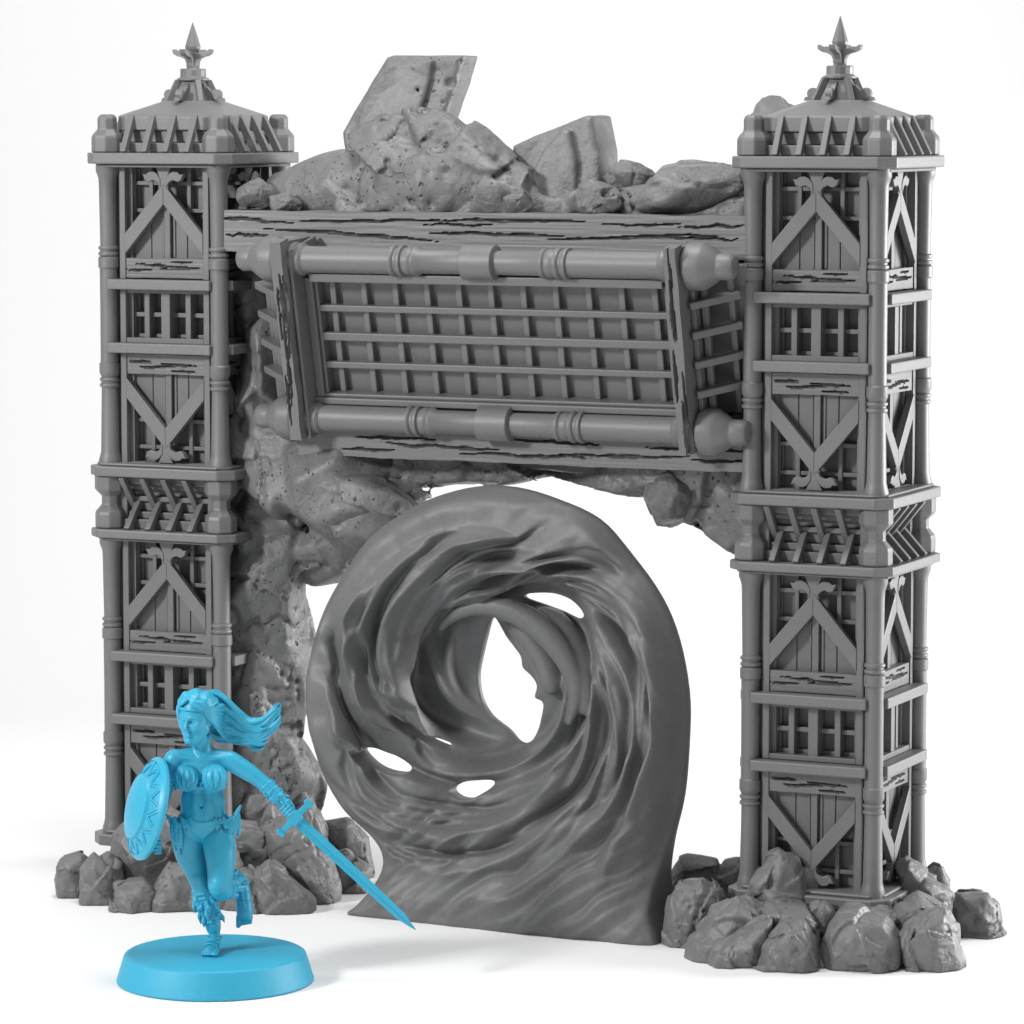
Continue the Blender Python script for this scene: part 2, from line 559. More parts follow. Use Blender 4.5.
def octo(h, c):
    return [(h, -h + c), (h, h - c), (h - c, h), (-h + c, h), (-h, h - c), (-h, -h + c), (-h + c, -h), (h - c, -h)]

LV = dict(pl=(0.40, 0.515), r4=(1.64, 1.745), r3=(2.28, 2.375), lb=(3.53, 3.615), la=(4.15, 4.25), r2=(5.385, 5.485), r1=(6.02, 6.12), sl=(7.265, 7.375))
CS = 0.63

def panel_meshes(H, flip):
    g = (lambda v: H - v) if flip else (lambda v: v)
    fn = lambda u, v, w: (u, -w, g(v))
    out = {}
    # brace with carved leaf crest
    m = MB()
    for s in (-1, 1):
        m.prism([(s * .445, .245), (s * .445, .45), (0.0, .955), (0.0, .745)], .56, .628 + s * .001, fn)
    m.prism([(-.06, .90), (.06, .90), (.045, .97), (.05, 1.02), (.085, H - .035), (-.085, H - .035), (-.05, 1.02), (-.045, .97)], .562, .624, fn)
    for s in (-1, 1):
        leaf = [(s * .03, .90), (s * .07, .965), (s * .115, .985), (s * .165, .965), (s * .205, .985), (s * .235, 1.045),
                (s * .195, 1.04), (s * .165, 1.065), (s * .11, 1.07), (s * .07, 1.05), (s * .03, 1.0)]
        m.prism(leaf, .561, .633, fn)
    out['timber_brace'] = m.mesh('timber_brace')
    m = MB()
    cr = [(-.12, .125, .22, .016, -.06), (.16, .1, .24, .02, .02), (-.3, .075, .16, .016, .03), (.2, .16, .14, .01, 0)]
    board_mesh(m, .88, .195, .46, .605, 3 if flip else 5, cr, lambda u, v, w: fn(u, v + .012, w), depth=.07)
    out['cracked_board'] = m.mesh('cracked_board')
    # planked door leaf inside the triangle
    m = MB()
    for s in (-1, 1):
        m.prism([(s * .035, .19), (s * .2, .19), (s * .2, .60), (s * .035, .78)], .39, .505, fn)
        m.prism([(s * .208, .19), (s * .44, .19), (s * .44, .33), (s * .208, .59)], .39, .505, fn)
        m.prism([(s * .05, .215), (s * .075, .215), (s * .075, .66), (s * .05, .69)], .503, .52, fn)
    m.prism([(-.034, .19), (.034, .19), (.034, .80), (-.034, .80)], .39, .552, fn)
    out['door_panel'] = m.mesh('door_panel')
    m = MB()
    for s in (-1, 1):
        m.box(s * .215 - .022, s * .215 + .022, -.49, -.38, min(g(.42), g(H)), max(g(.42), g(H)))
    for v in (.66, .93):
        m.box(-.44, .44, -.477, -.38, min(g(v), g(v + .04)), max(g(v), g(v + .04)))
    m.box(-.44, .44, -.53, -.38, min(g(H - .035), g(H)), max(g(H - .035), g(H)))
    for s in (-1, 1):
        m.box(s * .41 - .015, s * .41 + .015, -.485, -.38, min(g(.42), g(H - .04)), max(g(.42), g(H - .04)))
    out['lattice'] = m.mesh('lattice')
    m = MB()
    for s in (-1, 1):
        m.box(s * .475 - .033, s * .475 + .033, -.62, -.40, 0, H)
        m.box(s * .526 - .016, s * .526 + .016, -.575, -.40, 0, H)
    m.box(-.44, .44, -.60, -.45, min(g(H - .032), g(H)), max(g(H - .032), g(H)))
    out['panel_frame'] = m.mesh('panel_frame')
    return out

def window_meshes(H):
    m = MB()
    m.box(-.05, .05, -.60, -.38, .045, H - .04)
    for s in (-1, 1):
        m.box(s * .235 - .03, s * .235 + .03, -.56, -.38, .045, H - .04)
        m.box(s * .475 - .033, s * .475 + .033, -.62, -.40, 0, H)
        m.box(s * .526 - .016, s * .526 + .016, -.575, -.40, 0, H)
        m.box(s * .425 - .015, s * .425 + .015, -.49, -.38, .045, H - .04)
    m.box(-.44, .44, -.615, -.38, 0, .05); m.box(-.44, .44, -.605, -.38, H - .04, H)
    m.box(-.44, .44, -.50, -.38, .255, .30)
    m.box(-.44, .44, -.47, -.38, .05, .085)
    return m.mesh('window_lattice')

def column_mesh():
    """one storey-high corner post; z from 0 to 3.015"""
    def rings(z):
        return [(0.0892, z - .055), (0.1074, z - .045), (0.1110, z - .032), (0.1074, z - .018), (0.0928, z - .010), (0.0928, z + .006), (0.1074, z + .014), (0.1110, z + .027), (0.1074, z + .04), (0.0892, z + .05)]
    prof = [(.128, 0), (.128, .05), (.112, .10), (.103, .14)] + rings(.835)
    prof += [(.108, .92), (.112, .93), (.112, 1.02), (.098, 1.035), (.096, 1.5), (.098, 1.97), (.112, 1.985), (.112, 2.08), (.1, 2.09)] + rings(2.15)
    prof += [(.098, 2.8), (.102, 2.87), (.122, 2.925), (.13, 2.94), (.13, 3.015)]
    prof = [(r if r < .0 else r * .92 if i < 4 or i > 30 else r * .92, z) for i, (r, z) in enumerate(prof)]
    m = MB(); m.lathe(prof, 20)
    return m.mesh('column', smooth=38)

SLAT_U = [-.36, -.12, .12, .36]
def slat_mesh(kind):
    m = MB()
    if kind == 'lower':
        m.bar((0, -.775, .0), (0, -.49, .30), .036, .03, up=(1, 0, 0.001))
    elif kind == 'upper':
        m.bar((-.06, -.775, .535), (-.06, -.50, .20), .03, .03, up=(1, 0, 0.001))
    else:
        m.bar((0, -.775, .0), (0, -.585, .36), .036, .03, up=(1, 0, 0.001))
    return m.mesh('slat')

def make_tower():
    t = empty('tower')
    B = 0.009
    def add(name, me, mat, loc=(0, 0, 0), rz=0.0, bevel=B, parent=t):
        o = link(name, me, mat, parent, loc, (0, 0, rz))
        if bevel: add_bevel(o, bevel)
        return o
    # core shaft
    m = MB(); m.box(-.40, .40, -.40, .40, .02, 7.40); add('wall', m.mesh('wall'), M_PANEL, bevel=0)
    # ledges
    def ledge(z0, z1, h=.83, c=.14, seed=0, extra=None):
        m = MB(); m.prism(octo(h, c), z0, z1, lambda a, b, w: (a, b, w))
        if extra:
            for (hh, a, b) in extra:
                m.prism(octo(hh, c * .8), a, b, lambda p, q, w: (p, q, w))
        return m.mesh('ledge')
    add('ledge', ledge(*LV['sl'], extra=[(.76, LV['sl'][0] - .035, LV['sl'][0] - .001)]), M_TIMBER, bevel=.014)
    add('ledge', ledge(*LV['la'], extra=[(.77, LV['la'][1] + .001, LV['la'][1] + .03)]), M_TIMBER, bevel=.014)
    add('ledge', ledge(*LV['lb'], extra=[(.77, LV['lb'][0] - .03, LV['lb'][0] - .001)]), M_TIMBER, bevel=.014)
    add('plinth', ledge(*LV['pl'], extra=[(.76, LV['pl'][1] + .001, LV['pl'][1] + .035), (.66, 0.01, LV['pl'][0] - .001)]), M_TIMBER, bevel=.014)
    cm = column_mesh()
    for sx, sy in ((-1, -1), (1, -1), (1, 1), (-1, 1)):
        for z in (LV['pl'][1], LV['la'][1]):
            add('column', cm, M_TIMBER, (sx * CS, sy * CS, z), bevel=0)
    # braced panels, windows, rails
    HA = 1.145
    PA = panel_meshes(HA, False); PV = panel_meshes(1.13, True)
    WM = window_meshes(.535)
    rm = MB(); rm.box(-.585, .585, -.755, -.56, 0, .10); rail = rm.mesh('rail')
    sl, su, sr = slat_mesh('lower'), slat_mesh('upper'), slat_mesh('roof')
    for k in range(4):
        rz = k * PI / 2
        for P, z in ((PV, LV['pl'][1]), (PA, LV['r3'][1]), (PV, LV['la'][1]), (PA, LV['r1'][1])):
            zz = z + .002
            add('panel_frame', P['panel_frame'], M_TIMBER, (0, 0, zz), rz, .006)
            add('timber_brace', P['timber_brace'], M_TIMBER, (0, 0, zz), rz, .007)
            add('cracked_board', P['cracked_board'], M_TIMBER, (0, 0, zz), rz, 0)
            add('door_panel', P['door_panel'], M_PANEL, (0, 0, zz), rz, .006)
            add('lattice', P['lattice'], M_PANEL, (0, 0, zz), rz, .006)
        for z in (LV['r4'][1], LV['r2'][1]):
            add('window', WM, M_TIMBER, (0, 0, z), rz, .006)
        for z in ('r1', 'r2', 'r3', 'r4'):
            add('rail', rail, M_TIMBER, (0, 0, LV[z][0]), rz, .012)
        for u in SLAT_U:
            lo = (u * math.cos(rz), u * math.sin(rz), LV['lb'][1])
            add('slat', sl, M_TIMBER, lo, rz, .006)
            add('slat', su, M_TIMBER, lo, rz, .006)
    # gallery band between the ledges: cornice steps
    m = MB(); z = LV['lb'][1]
    for h, a, b in ((.64, 0.001, .10), (.57, .101, .17), (.50, .171, .27), (.55, .271, .325), (.50, .326, .39), (.57, .391, .45), (.645, .451, .534)):
        m.prism(octo(h, .05), z + a, z + b, lambda p, q, w: (p, q, w))
    for sx in (-1, 1):
        for sy in (-1, 1):
            m.box(min(sx * .46, sx * .60), max(sx * .46, sx * .60), min(sy * .46, sy * .60), max(sy * .46, sy * .60), z + .01, z + .52)
    add('cornice', m.mesh('cornice'), M_PANEL, bevel=.01)
    bl = MB(); bl.lathe([(.155, .001), (.163, .02), (.163, .14), (.155, .17), (.1, .235), (.096, .25), (.096, .315), (.1, .33), (.158, .385), (.165, .40), (.165, .534)], 8, PI / 8)
    me = bl.mesh('corner_baluster')
    pp = MB(); pp.lathe([(.155, .001), (.162, .015), (.162, .145), (.154, .17), (.1, .23), (.1, .335), (.092, .355), (.065, .38)], 8, PI / 8)
    mp = pp.mesh('corner_cap')
    for sx, sy in ((-1, -1), (1, -1), (1, 1), (-1, 1)):
        add('corner_baluster', me, M_TIMBER, (sx * CS, sy * CS, z), bevel=.012)
    # roof
    z = LV['sl'][1]
    m = MB()
    for h, a, b, c in ((.66, .001, .10, .1), (.57, .101, .22, .1)):
        m.prism(octo(h, c), z + a, z + b, lambda p, q, w: (p, q, w))
    def ring(h, c, zz): return [(x, y, z + zz) for x, y in octo(h, c)]
    m.loft([ring(.61, .16, .221), ring(.61, .16, .36), ring(.56, .15, .385), ring(.27, .07, .50), ring(.25, .07, .515)])
    roof = add('roof', m.mesh('roof'), M_TIMBER, bevel=.012)
    for k in range(4):
        for u in SLAT_U:
            add('slat', sr, M_TIMBER, (u * math.cos(k * PI / 2), u * math.sin(k * PI / 2), z), k * PI / 2, .006, parent=roof)
    for sx, sy in ((-1, -1), (1, -1), (1, 1), (-1, 1)):
        add('corner_cap', mp, M_TIMBER, (sx * CS, sy * CS, z), bevel=.012, parent=roof)
    m = MB()
    m.loft([[(sx * r, sy * r, zz) for sx, sy in ((-1, -1), (1, -1), (1, 1), (-1, 1))] for r, zz in ((.175, z + .51), (.10, z + .715))])
    for k in range(4):                        # ribs up the corners, scrolls at the foot
        M = Matrix.Rotation(k * PI / 2, 4, 'Z')
        m.bar((-.185, -.185, z + .50), (-.11, -.11, z + .715), .028, .03, M=M)
        m.bar((0, -.20, z + .50), (0, -.105, z + .68), .022, .02, M=M)
        a = [(.27 + .055 * math.cos(q), z + .575 + .055 * math.sin(q)) for q in [i * PI / 6 for i in range(12)]]
        m.prism(a, -.03, .03, lambda p, q, w, M=M: M @ Vector((p, w, q)))
        m.prism([(.16, z + .51), (.36, z + .51), (.345, z + .545), (.26, z + .55), (.2, z + .62), (.16, z + .66)], -.026, .026, lambda p, q, w, M=M: M @ Vector((p, w, q)))
    add('lantern', m.mesh('lantern'), M_TIMBER, bevel=.006, parent=roof)
    m = MB()
    m.lathe([(.155, z + .712), (.162, z + .722), (.162, z + .735), (.14, z + .745), (.13, z + .755), (.13, z + .825), (.12, z + .835)], 16)
    m.lathe([(.07, z + .83), (.055, z + .87), (.05, z + .91), (.055, z + .96), (.06, z + 1.0), (.074, z + 1.03), (.078, z + 1.055), (.05, z + 1.15), (.022, z + 1.235), (.003, z + 1.295)], 12)
    for k in range(4):
        M = Matrix.Rotation(k * PI / 2, 4, 'Z')
        pf = [(.02, .85), (.06, .855), (.062, .895), (.08, .93), (.12, .95), (.17, .96), (.212, .985), (.222, 1.022), (.205, 1.028), (.17, 1.008), (.125, 1.012), (.09, 1.0), (.07, .985), (.05, 1.0), (.02, 1.0)]
        m.prism([(a, z + b) for a, b in pf], -.034, .034, lambda p, q, w, M=M: M @ Vector((p, w, q)))
    add('finial', m.mesh('finial'), M_TIMBER, bevel=.006, parent=roof)
    return t

TX = 3.4478
tower = make_tower()
tower.location = (-TX, 0, 0)
tag(tower, 'slender timber-framed tower with spired roof behind the blue figurine', 'tower', 'towers of the gate')
tower2 = copy_tree(tower)
tower2.location = (TX - .018, .01, 0)
tower2.scale = (.975, .975, 1)
tag(tower2, 'slender timber-framed tower with spired roof showing two braced faces, farthest from the blue figurine', 'tower', 'towers of the gate')

# ------------------------------------------------------------------ beams of the gateway
def beam(z0, z1, x0, x1, y_front, y_back, seed, cracks, label):
    m = MB(); L = x1 - x0
    board_mesh(m, L, z1 - z0, -y_back, -y_front, seed, cracks, lambda u, v, w: (u, -w, v), du=.022, dv=.010, depth=.07, edge=.03)
    o = m.build('timber_beam', M_TIMBER, loc=((x0 + x1) / 2, 0, z0))
    tag(o, label, 'beam', 'cracked beams of the gate')
    return o
beam(6.42, 6.82, -2.75, 2.78, -.665, .55, 11,
     [(-2.45, .30, .5, .02, -.03), (-1.2, .31, .85, .018, .01), (-1.35, .18, 1.0, .022, -.05), (.35, .33, .9, .02, -.005), (.15, .2, .8, .022, -.01), (1.7, .31, .45, .016, .02),
      (1.6, .19, .95, .022, .03), (-2.5, .16, .25, .02, 0), (2.4, .3, .35, .02, .01), (-.2, .28, .4, .014, 0), (2.3, .18, .4, .014, 0)],
     'cracked horizontal beam carrying the rubble mound above the lattice gallery')
beam(4.43, 4.77, -1.95, 2.80, -.62, .55, 23,
     [(-1.3, .2, .5, .022, .02), (-.8, .13, .7, .02, -.02), (.1, .08, .8, .018, .0), (.4, .22, .5, .02, .0), (1.1, .12, .7, .022, .01), (1.9, .2, .6, .02, -.01), (2.2, .1, .5, .02, 0), (-1.6, .08, .3, .02, 0), (1.5, .26, .5, .014, 0)],
     'cracked horizontal beam under the lattice gallery above the arch opening')

# ------------------------------------------------------------------ lattice gallery (fallen tower storey)
def make_gallery():
    X0 = .245; HL = 2.045
    al = math.asin(.35 / 1.595)
    g = empty('lattice_gallery', (X0, -.905, 5.588), (al, 0, 0))
    # local frame: x along, z across the face, -y outward
    def add(name, m, mat=M_TIMBER, bevel=.01, smooth=None, parent=g):
        o = link(name, m.mesh(name, smooth), mat, parent)
        if bevel: add_bevel(o, bevel)
        return o
    PV_ = .797
    MX = Matrix.Rotation(PI / 2, 4, 'Y')
    def rings(z, r):
        return [(r, z - .07), (r + .024, z - .06), (r + .028, z - .04), (r + .02, z - .02), (r + .004, z - .01), (r + .004, z + .01), (r + .02, z + .02), (r + .028, z + .04), (r + .024, z + .06), (r, z + .07)]
    prof = [(.150, -2.0), (.168, -1.985), (.168, -1.95), (.15, -1.93), (.155, -1.91), (.158, -1.88), (.132, -1.85), (.128, -1.7), (.128, -1.0)] + rings(-.86, .128)
    prof += [(.135, -.76), (.138, -.72), (.128, -.70), (.145, -.68), (.145, -.655), (.118, -.62), (.116, -.17)]
    full = prof + [(r, -z) for r, z in prof[::-1]]
    for s in (1, -1):
        m = MB(); m.lathe(full, 24, M=Matrix.Translation((0, 0, s * PV_)) @ MX)
        po = add('pole', m, bevel=0, smooth=38)
        m = MB(); m.lathe([(.15, -.172), (.168, -.16), (.168, .16), (.15, .172)], 24, M=Matrix.Translation((s * -.0, 0, s * PV_)) @ MX)
        add('collar', m, bevel=0, smooth=38, parent=po)
    # end boards: edges cracked, chamfered
    for s in (-1, 1):
        m = MB(); x = s * HL
        pr_ = [(-.27, 1.02), (-.27, -.98), (-.16, -1.06), (.42, -1.06), (.42, 1.06), (-.14, 1.10)]
        fnb = lambda u, v, w, s=s: (s * HL + v - .055, -w, u + .04)
        cr = rand_cracks(2.0, .13, 7, 40 + s, .22, .5, .02)
        # front cracked edge board
        board_mesh(m, 1.98, .12, .10, .27, 5 + s, cr, fnb, du=.02, dv=.009, depth=.07, edge=.03)
        m.prism([(-.09, 1.0), (-.09, -.95), (.36, -.95), (.36, .93)], s * HL - .062, s * HL + .062, lambda a, b, w: (w, a, b))
        add('end_board', m, bevel=0)
        # inner upright beside the panel
        m = MB(); xi = s * (HL - .075)
        m.box(min(xi, xi - s * .035), max(xi, xi - s * .035), -.16, .40, -.97, .93)
        m.box(min(xi - s * .037, xi - s * .12), max(xi - s * .037, xi - s * .12), .045, .30, -.60, .60)
        m.box(min(xi - s * .122, xi - s * .155), max(xi - s * .122, xi - s * .155), .085, .30, -.58, .58)
        add('upright', m)
    # knobs at the four visible corners of the ends
    kn = [(.2, .0), (.225, .03), (.225, .16), (.215, .19), (.14, .30), (.125, .32), (.125, .43), (.1, .47), (.05, .49)]
    for s in (-1, 1):
        for t in (-1, 1):
            M = Matrix.Translation((s * (HL + .064), 0, t * PV_)) @ Matrix.Rotation(s * PI / 2, 4, 'Y')
            m = MB(); m.lathe(kn, 16, M=M)
            add('end_knob', m, bevel=.008, smooth=32)
    # slatted, inward sloping ends
    for s in (-1, 1):
        x = s * (HL + .064)
        for k in range(4):
            v = -.44 + .285 * k + .02
            m = MB(); m.bar((x, -.06, v), (x + s * (.36 if s > 0 else .46), .30, v + .02), .055, .036, up=(0, 0, 1))
            add('slat', m)
        m = MB()
        m.box(min(x, x + s * .44), max(x, x + s * .44), .36, .46, -.72, .72)
        for d in (.1, .3):
            m.bar((x + s * d, .03 + d * .85, -.68), (x + s * d, .03 + d * .85, .68), .035, .03, up=(1, 0, 0))
        m.box(min(x, x + s * .05), max(x, x + s * .05), -.02, .36, -.70, .70)
        add('end_frame', m, M_PANEL)
    # coffered panel
    m = MB(); m.box(-HL + .07, HL - .07, .222, .42, -.80, .80); add('panel', m, M_PANEL, bevel=0)
    fr = MB()
    fr.box(-HL + .2, HL - .2, -.015, .06, .575, .66); fr.box(-HL + .2, HL - .2, .06, .30, .56, .70)
    fr.box(-HL + .1, HL - .1, .02, .30, -.665, -.60); fr.box(-HL + .1, HL - .1, .06, .30, -.60, -.565); fr.box(-HL + .1, HL - .1, .10, .30, -.74, -.667)
    add('panel_frame', fr)
    m = MB()
    for k in (-1, 0, 1):
        hh = .040 if k == 0 else .032
        m.box(-HL + .20, HL - .20, .095, .16, k * .285 - hh, k * .285 + hh)
    add('lattice_bars', m)
    m = MB()
    for k in range(-5, 6):
        m.box(k * .338 - .031, k * .338 + .031, .15, .26, -.57, .57)
    add('lattice_bars', m)
    tag(g, 'long horizontal lattice gallery with knobbed poles, tilted between the two towers', 'gallery')
    return g
make_gallery()
# ------------------------------------------------------------------ rocks
def rotm(rx=0, ry=0, rz=0):
    return np.array(Matrix.Rotation(rz, 3, 'Z') @ Matrix.Rotation(ry, 3, 'Y') @ Matrix.Rotation(rx, 3, 'X'))

_ico = {}
def ico(sub):
    if sub not in _ico:
        bm = bmesh.new(); bmesh.ops.create_icosphere(bm, subdivisions=sub, radius=1.0)
        bm.verts.ensure_lookup_table()
        _ico[sub] = (np.array([v.co[:] for v in bm.verts], np.float32), np.array([[v.index for v in f.verts] for f in bm.faces], np.int32))
        bm.free()
    return _ico[sub]

def crater_dents(P, n, seed, size, depth, front=None):
    """ring-lipped pits pressed into the rock"""
    r = np.random.RandomState(seed); out = np.zeros(len(P), np.float32)
    if front is not None:
        cand = np.where(front)[0]
    else:
        cand = np.arange(len(P))
    for i in range(n):
        c = P[cand[r.randint(len(cand))]]
        s = size * (0.25 + 1.0 * r.rand() ** 3)
        d = np.linalg.norm(P - c, axis=1) / s
        out -= depth * (s / size) * (np.clip(1 - d, 0, 1) ** 0.6)
        out += 0.12 * depth * (s / size) * np.exp(-((d - 1.15) / 0.18) ** 2)
    return out

def boulder(c, rad, seed, rot=(0, 0, 0), planes=13, p=40, rough=0.028, sub=5, mat=None, label=None, cat='boulder', group=None, name='boulder', pits=0, floor=True, blocks=1):
    D, T = ico(sub)
    ns, ds = rock_planes(seed, planes)
    g = 0
    for n, d in zip(ns, ds):
        g = g + np.clip((D @ n) / d, 0, None) ** p
    r = g ** (-1.0 / p)
    rs = np.random.RandomState(seed * 3 + 1)
    # worn flat top, then many small facets that take the corners off
    tn = np.array([rs.normal() * .3, rs.normal() * .3, 1.0]); tn /= np.linalg.norm(tn)
    td = np.clip(D @ tn, 1e-3, None)
    r = smin(r, np.where(td > .05, .90 / td, 50), .03)
    g = 0
    ns, _ = rock_planes(seed * 7 + 3, 34)
    for n in ns:
        g = g + np.clip((D @ n) / rs.uniform(1.0, 1.12), 0, None) ** 60
    r = smin(r, g ** (-1.0 / 60), .03)
    P = D * r[:, None]
    off = seed * 1.37
    nz = fbm(P[:, 0] * 1.6 + off, P[:, 1] * 1.6, P[:, 2] * 1.6, 5)
    flake = np.clip(fbm(P[:, 0] * 2.2 + off + 9, P[:, 1] * 2.2, P[:, 2] * 2.2, 3), 0, None)
    P = P + D * facet(P.astype(np.float32), seed, 34, .09)[:, None]
    rid = np.abs(fbm(P[:, 0] * 2.6 + off + 31, P[:, 1] * 2.6, P[:, 2] * 2.6, 4))
    P = P + D * (rough * 2.2 * nz + flake * 0.25 * nz - rough * 1.2 * np.clip(0.06 - rid, 0, 1) * 8)[:, None]
    P = P * np.array(rad, np.float32)
    if pits:
        dd = crater_dents(P, pits, seed + 5, 0.075, 0.045)
        P = P + D * dd[:, None]
    P = P @ rotm(*rot).T
    c = np.array(c, float)
    if floor:
        zmin = -c[2]
        P[:, 2] = np.maximum(P[:, 2], zmin + 0.0)
    me = fast_mesh(name, P, T)
    o = link(name, me, mat or M_ROCK, loc=c)
    tag(o, label, cat, group)
    return o

GL = 'rocks heaped round the foot of a tower'
def ground_rock(x0, y0, x1, y1, seed, label, dep=0.85, rot=(0, 0, 0), mat=None, back=0.0, pits=0, planes=13, group=GL, lift=0.0, name='boulder', p=40):
    """a rock standing on the white sheet, measured on the photo: x0..x1 wide, from y1 (ground contact) up to y0"""
    xc = (x0 + x1) / 2
    g = at(xc, y1, z=0.0)
    wd = (x1 - x0) / 102.0; hh = (y1 - y0) / 102.0
    rx = wd / 2 * 1.06; ry = rx * dep
    fwd = np.array([-math.sin(CAM_ROT[2]), math.cos(CAM_ROT[2]), 0])
    c = g + fwd * (ry * 0.80 + back)
    hz = max(hh - 0.1 * ry - 0.1 * back, 0.15)
    rz = hz * 0.70
    c[2] = hz - rz * 0.88 + lift
    return boulder(c, (rx, ry, rz), seed, (rot[0], rot[1], rot[2] + CAM_ROT[2]), mat=mat, label=label, group=group, pits=pits, planes=planes, name=name, p=p)

VR = np.array([math.cos(CAM_ROT[2]), math.sin(CAM_ROT[2]), 0.0])      # across the photo
VF = np.array([-math.sin(CAM_ROT[2]), math.cos(CAM_ROT[2]), 0.0])     # away from the photographer
def measured_rock(outline, ridge, gy, seed, label, fat=.42, pit=False, o=(640, 780), k=.375):
    """a broken stone: convex block through its measured outline and ridge, then chipped facet by facet"""
    P = [(o[0] + k * x, o[1] + k * y) for x, y in outline]; Rg = [(o[0] + k * x, o[1] + k * y) for x, y in ridge]
    xs = [p[0] for p in P]; ys = [p[1] for p in P]
    xc, yc = sum(xs) / len(xs), sum(ys) / len(ys)
    P = [(xc + (x - xc) * 1.05, yc + (y - yc) * 1.05) for x, y in P]
    w = (max(xs) - min(xs)) / 104.0
    t = w * fat
    g = at(xc, gy, z=0.0) + VF * t * .8
    gpy = gy - t * .8 * 12
    loc = lambda px, py, d: ((px - xc) / 104.0, d, (gpy - py + 3) / 102.0 + d * .12)
    pts = [loc(x, y, 0) for x, y in P]
    pts += [loc(xc + (x - xc) * .78, yc + (y - yc) * .78, -t * .62) for x, y in P]
    pts += [loc(xc + (x - xc) * .72, yc + (y - yc) * .72, t) for x, y in P]
    pts += [loc(x, y, -t) for x, y in Rg]
    A = np.array(pts)
    if A[:, 2].min() > .02 or gy <= max(ys) + 2:
        low = A[A[:, 2] < A[:, 2].min() + .2].copy(); low[:, 2] = -.03
        pts += [tuple(q) for q in low]; A = np.array(pts)
    h = max(.014, w / 62)
    V = Vol(A.min(0) - .14, A.max(0) + .14, h)
    V.hullpts(pts, .02, .016)
    near = np.abs(V.d) < .12
    ii = np.argwhere(near); q = np.stack([V.ax[c][ii[:, c]] for c in range(3)], 1)
    s_ = seed * 1.7
    fc = np.clip(facet(q, seed, 12, .14), -.028, .028) + np.clip(facet(q, seed + 50, 40, .07), -.008, .008) - .012
    n1 = fbm(q[:, 0] * 2 + s_, q[:, 1] * 2, q[:, 2] * 2, 5)
    patch = np.clip(fbm(q[:, 0] * 1.4 + s_ + 20, q[:, 1] * 1.4, q[:, 2] * 1.4, 2) * 5, 0, 1)
    n2 = fbm(q[:, 0] * 9 + s_, q[:, 1] * 9, q[:, 2] * 9, 3)
    crk = np.abs(fbm(q[:, 0] * 1.5 + 40 + s_, q[:, 1] * 1.5, q[:, 2] * 1.5, 4))
    V.d[near] += (fc + .05 * n1 + .022 * n2 * patch + .018 * np.clip(1 - crk / .012, 0, 1)) * min(1, w / .5)
    V.d = np.maximum(V.d, -(V.ax[2][None, None, :] + 0.0)).astype(np.float32)
    v, f = main_pieces(*surface_nets(V.d, V.lo, V.h), share=.2)
    ob = link('boulder', fast_mesh('boulder', v, f), M_PIT if pit else M_ROCK, loc=g, rot=(0, 0, CAM_ROT[2]))
    tag(ob, label, 'boulder', GL)
    return ob

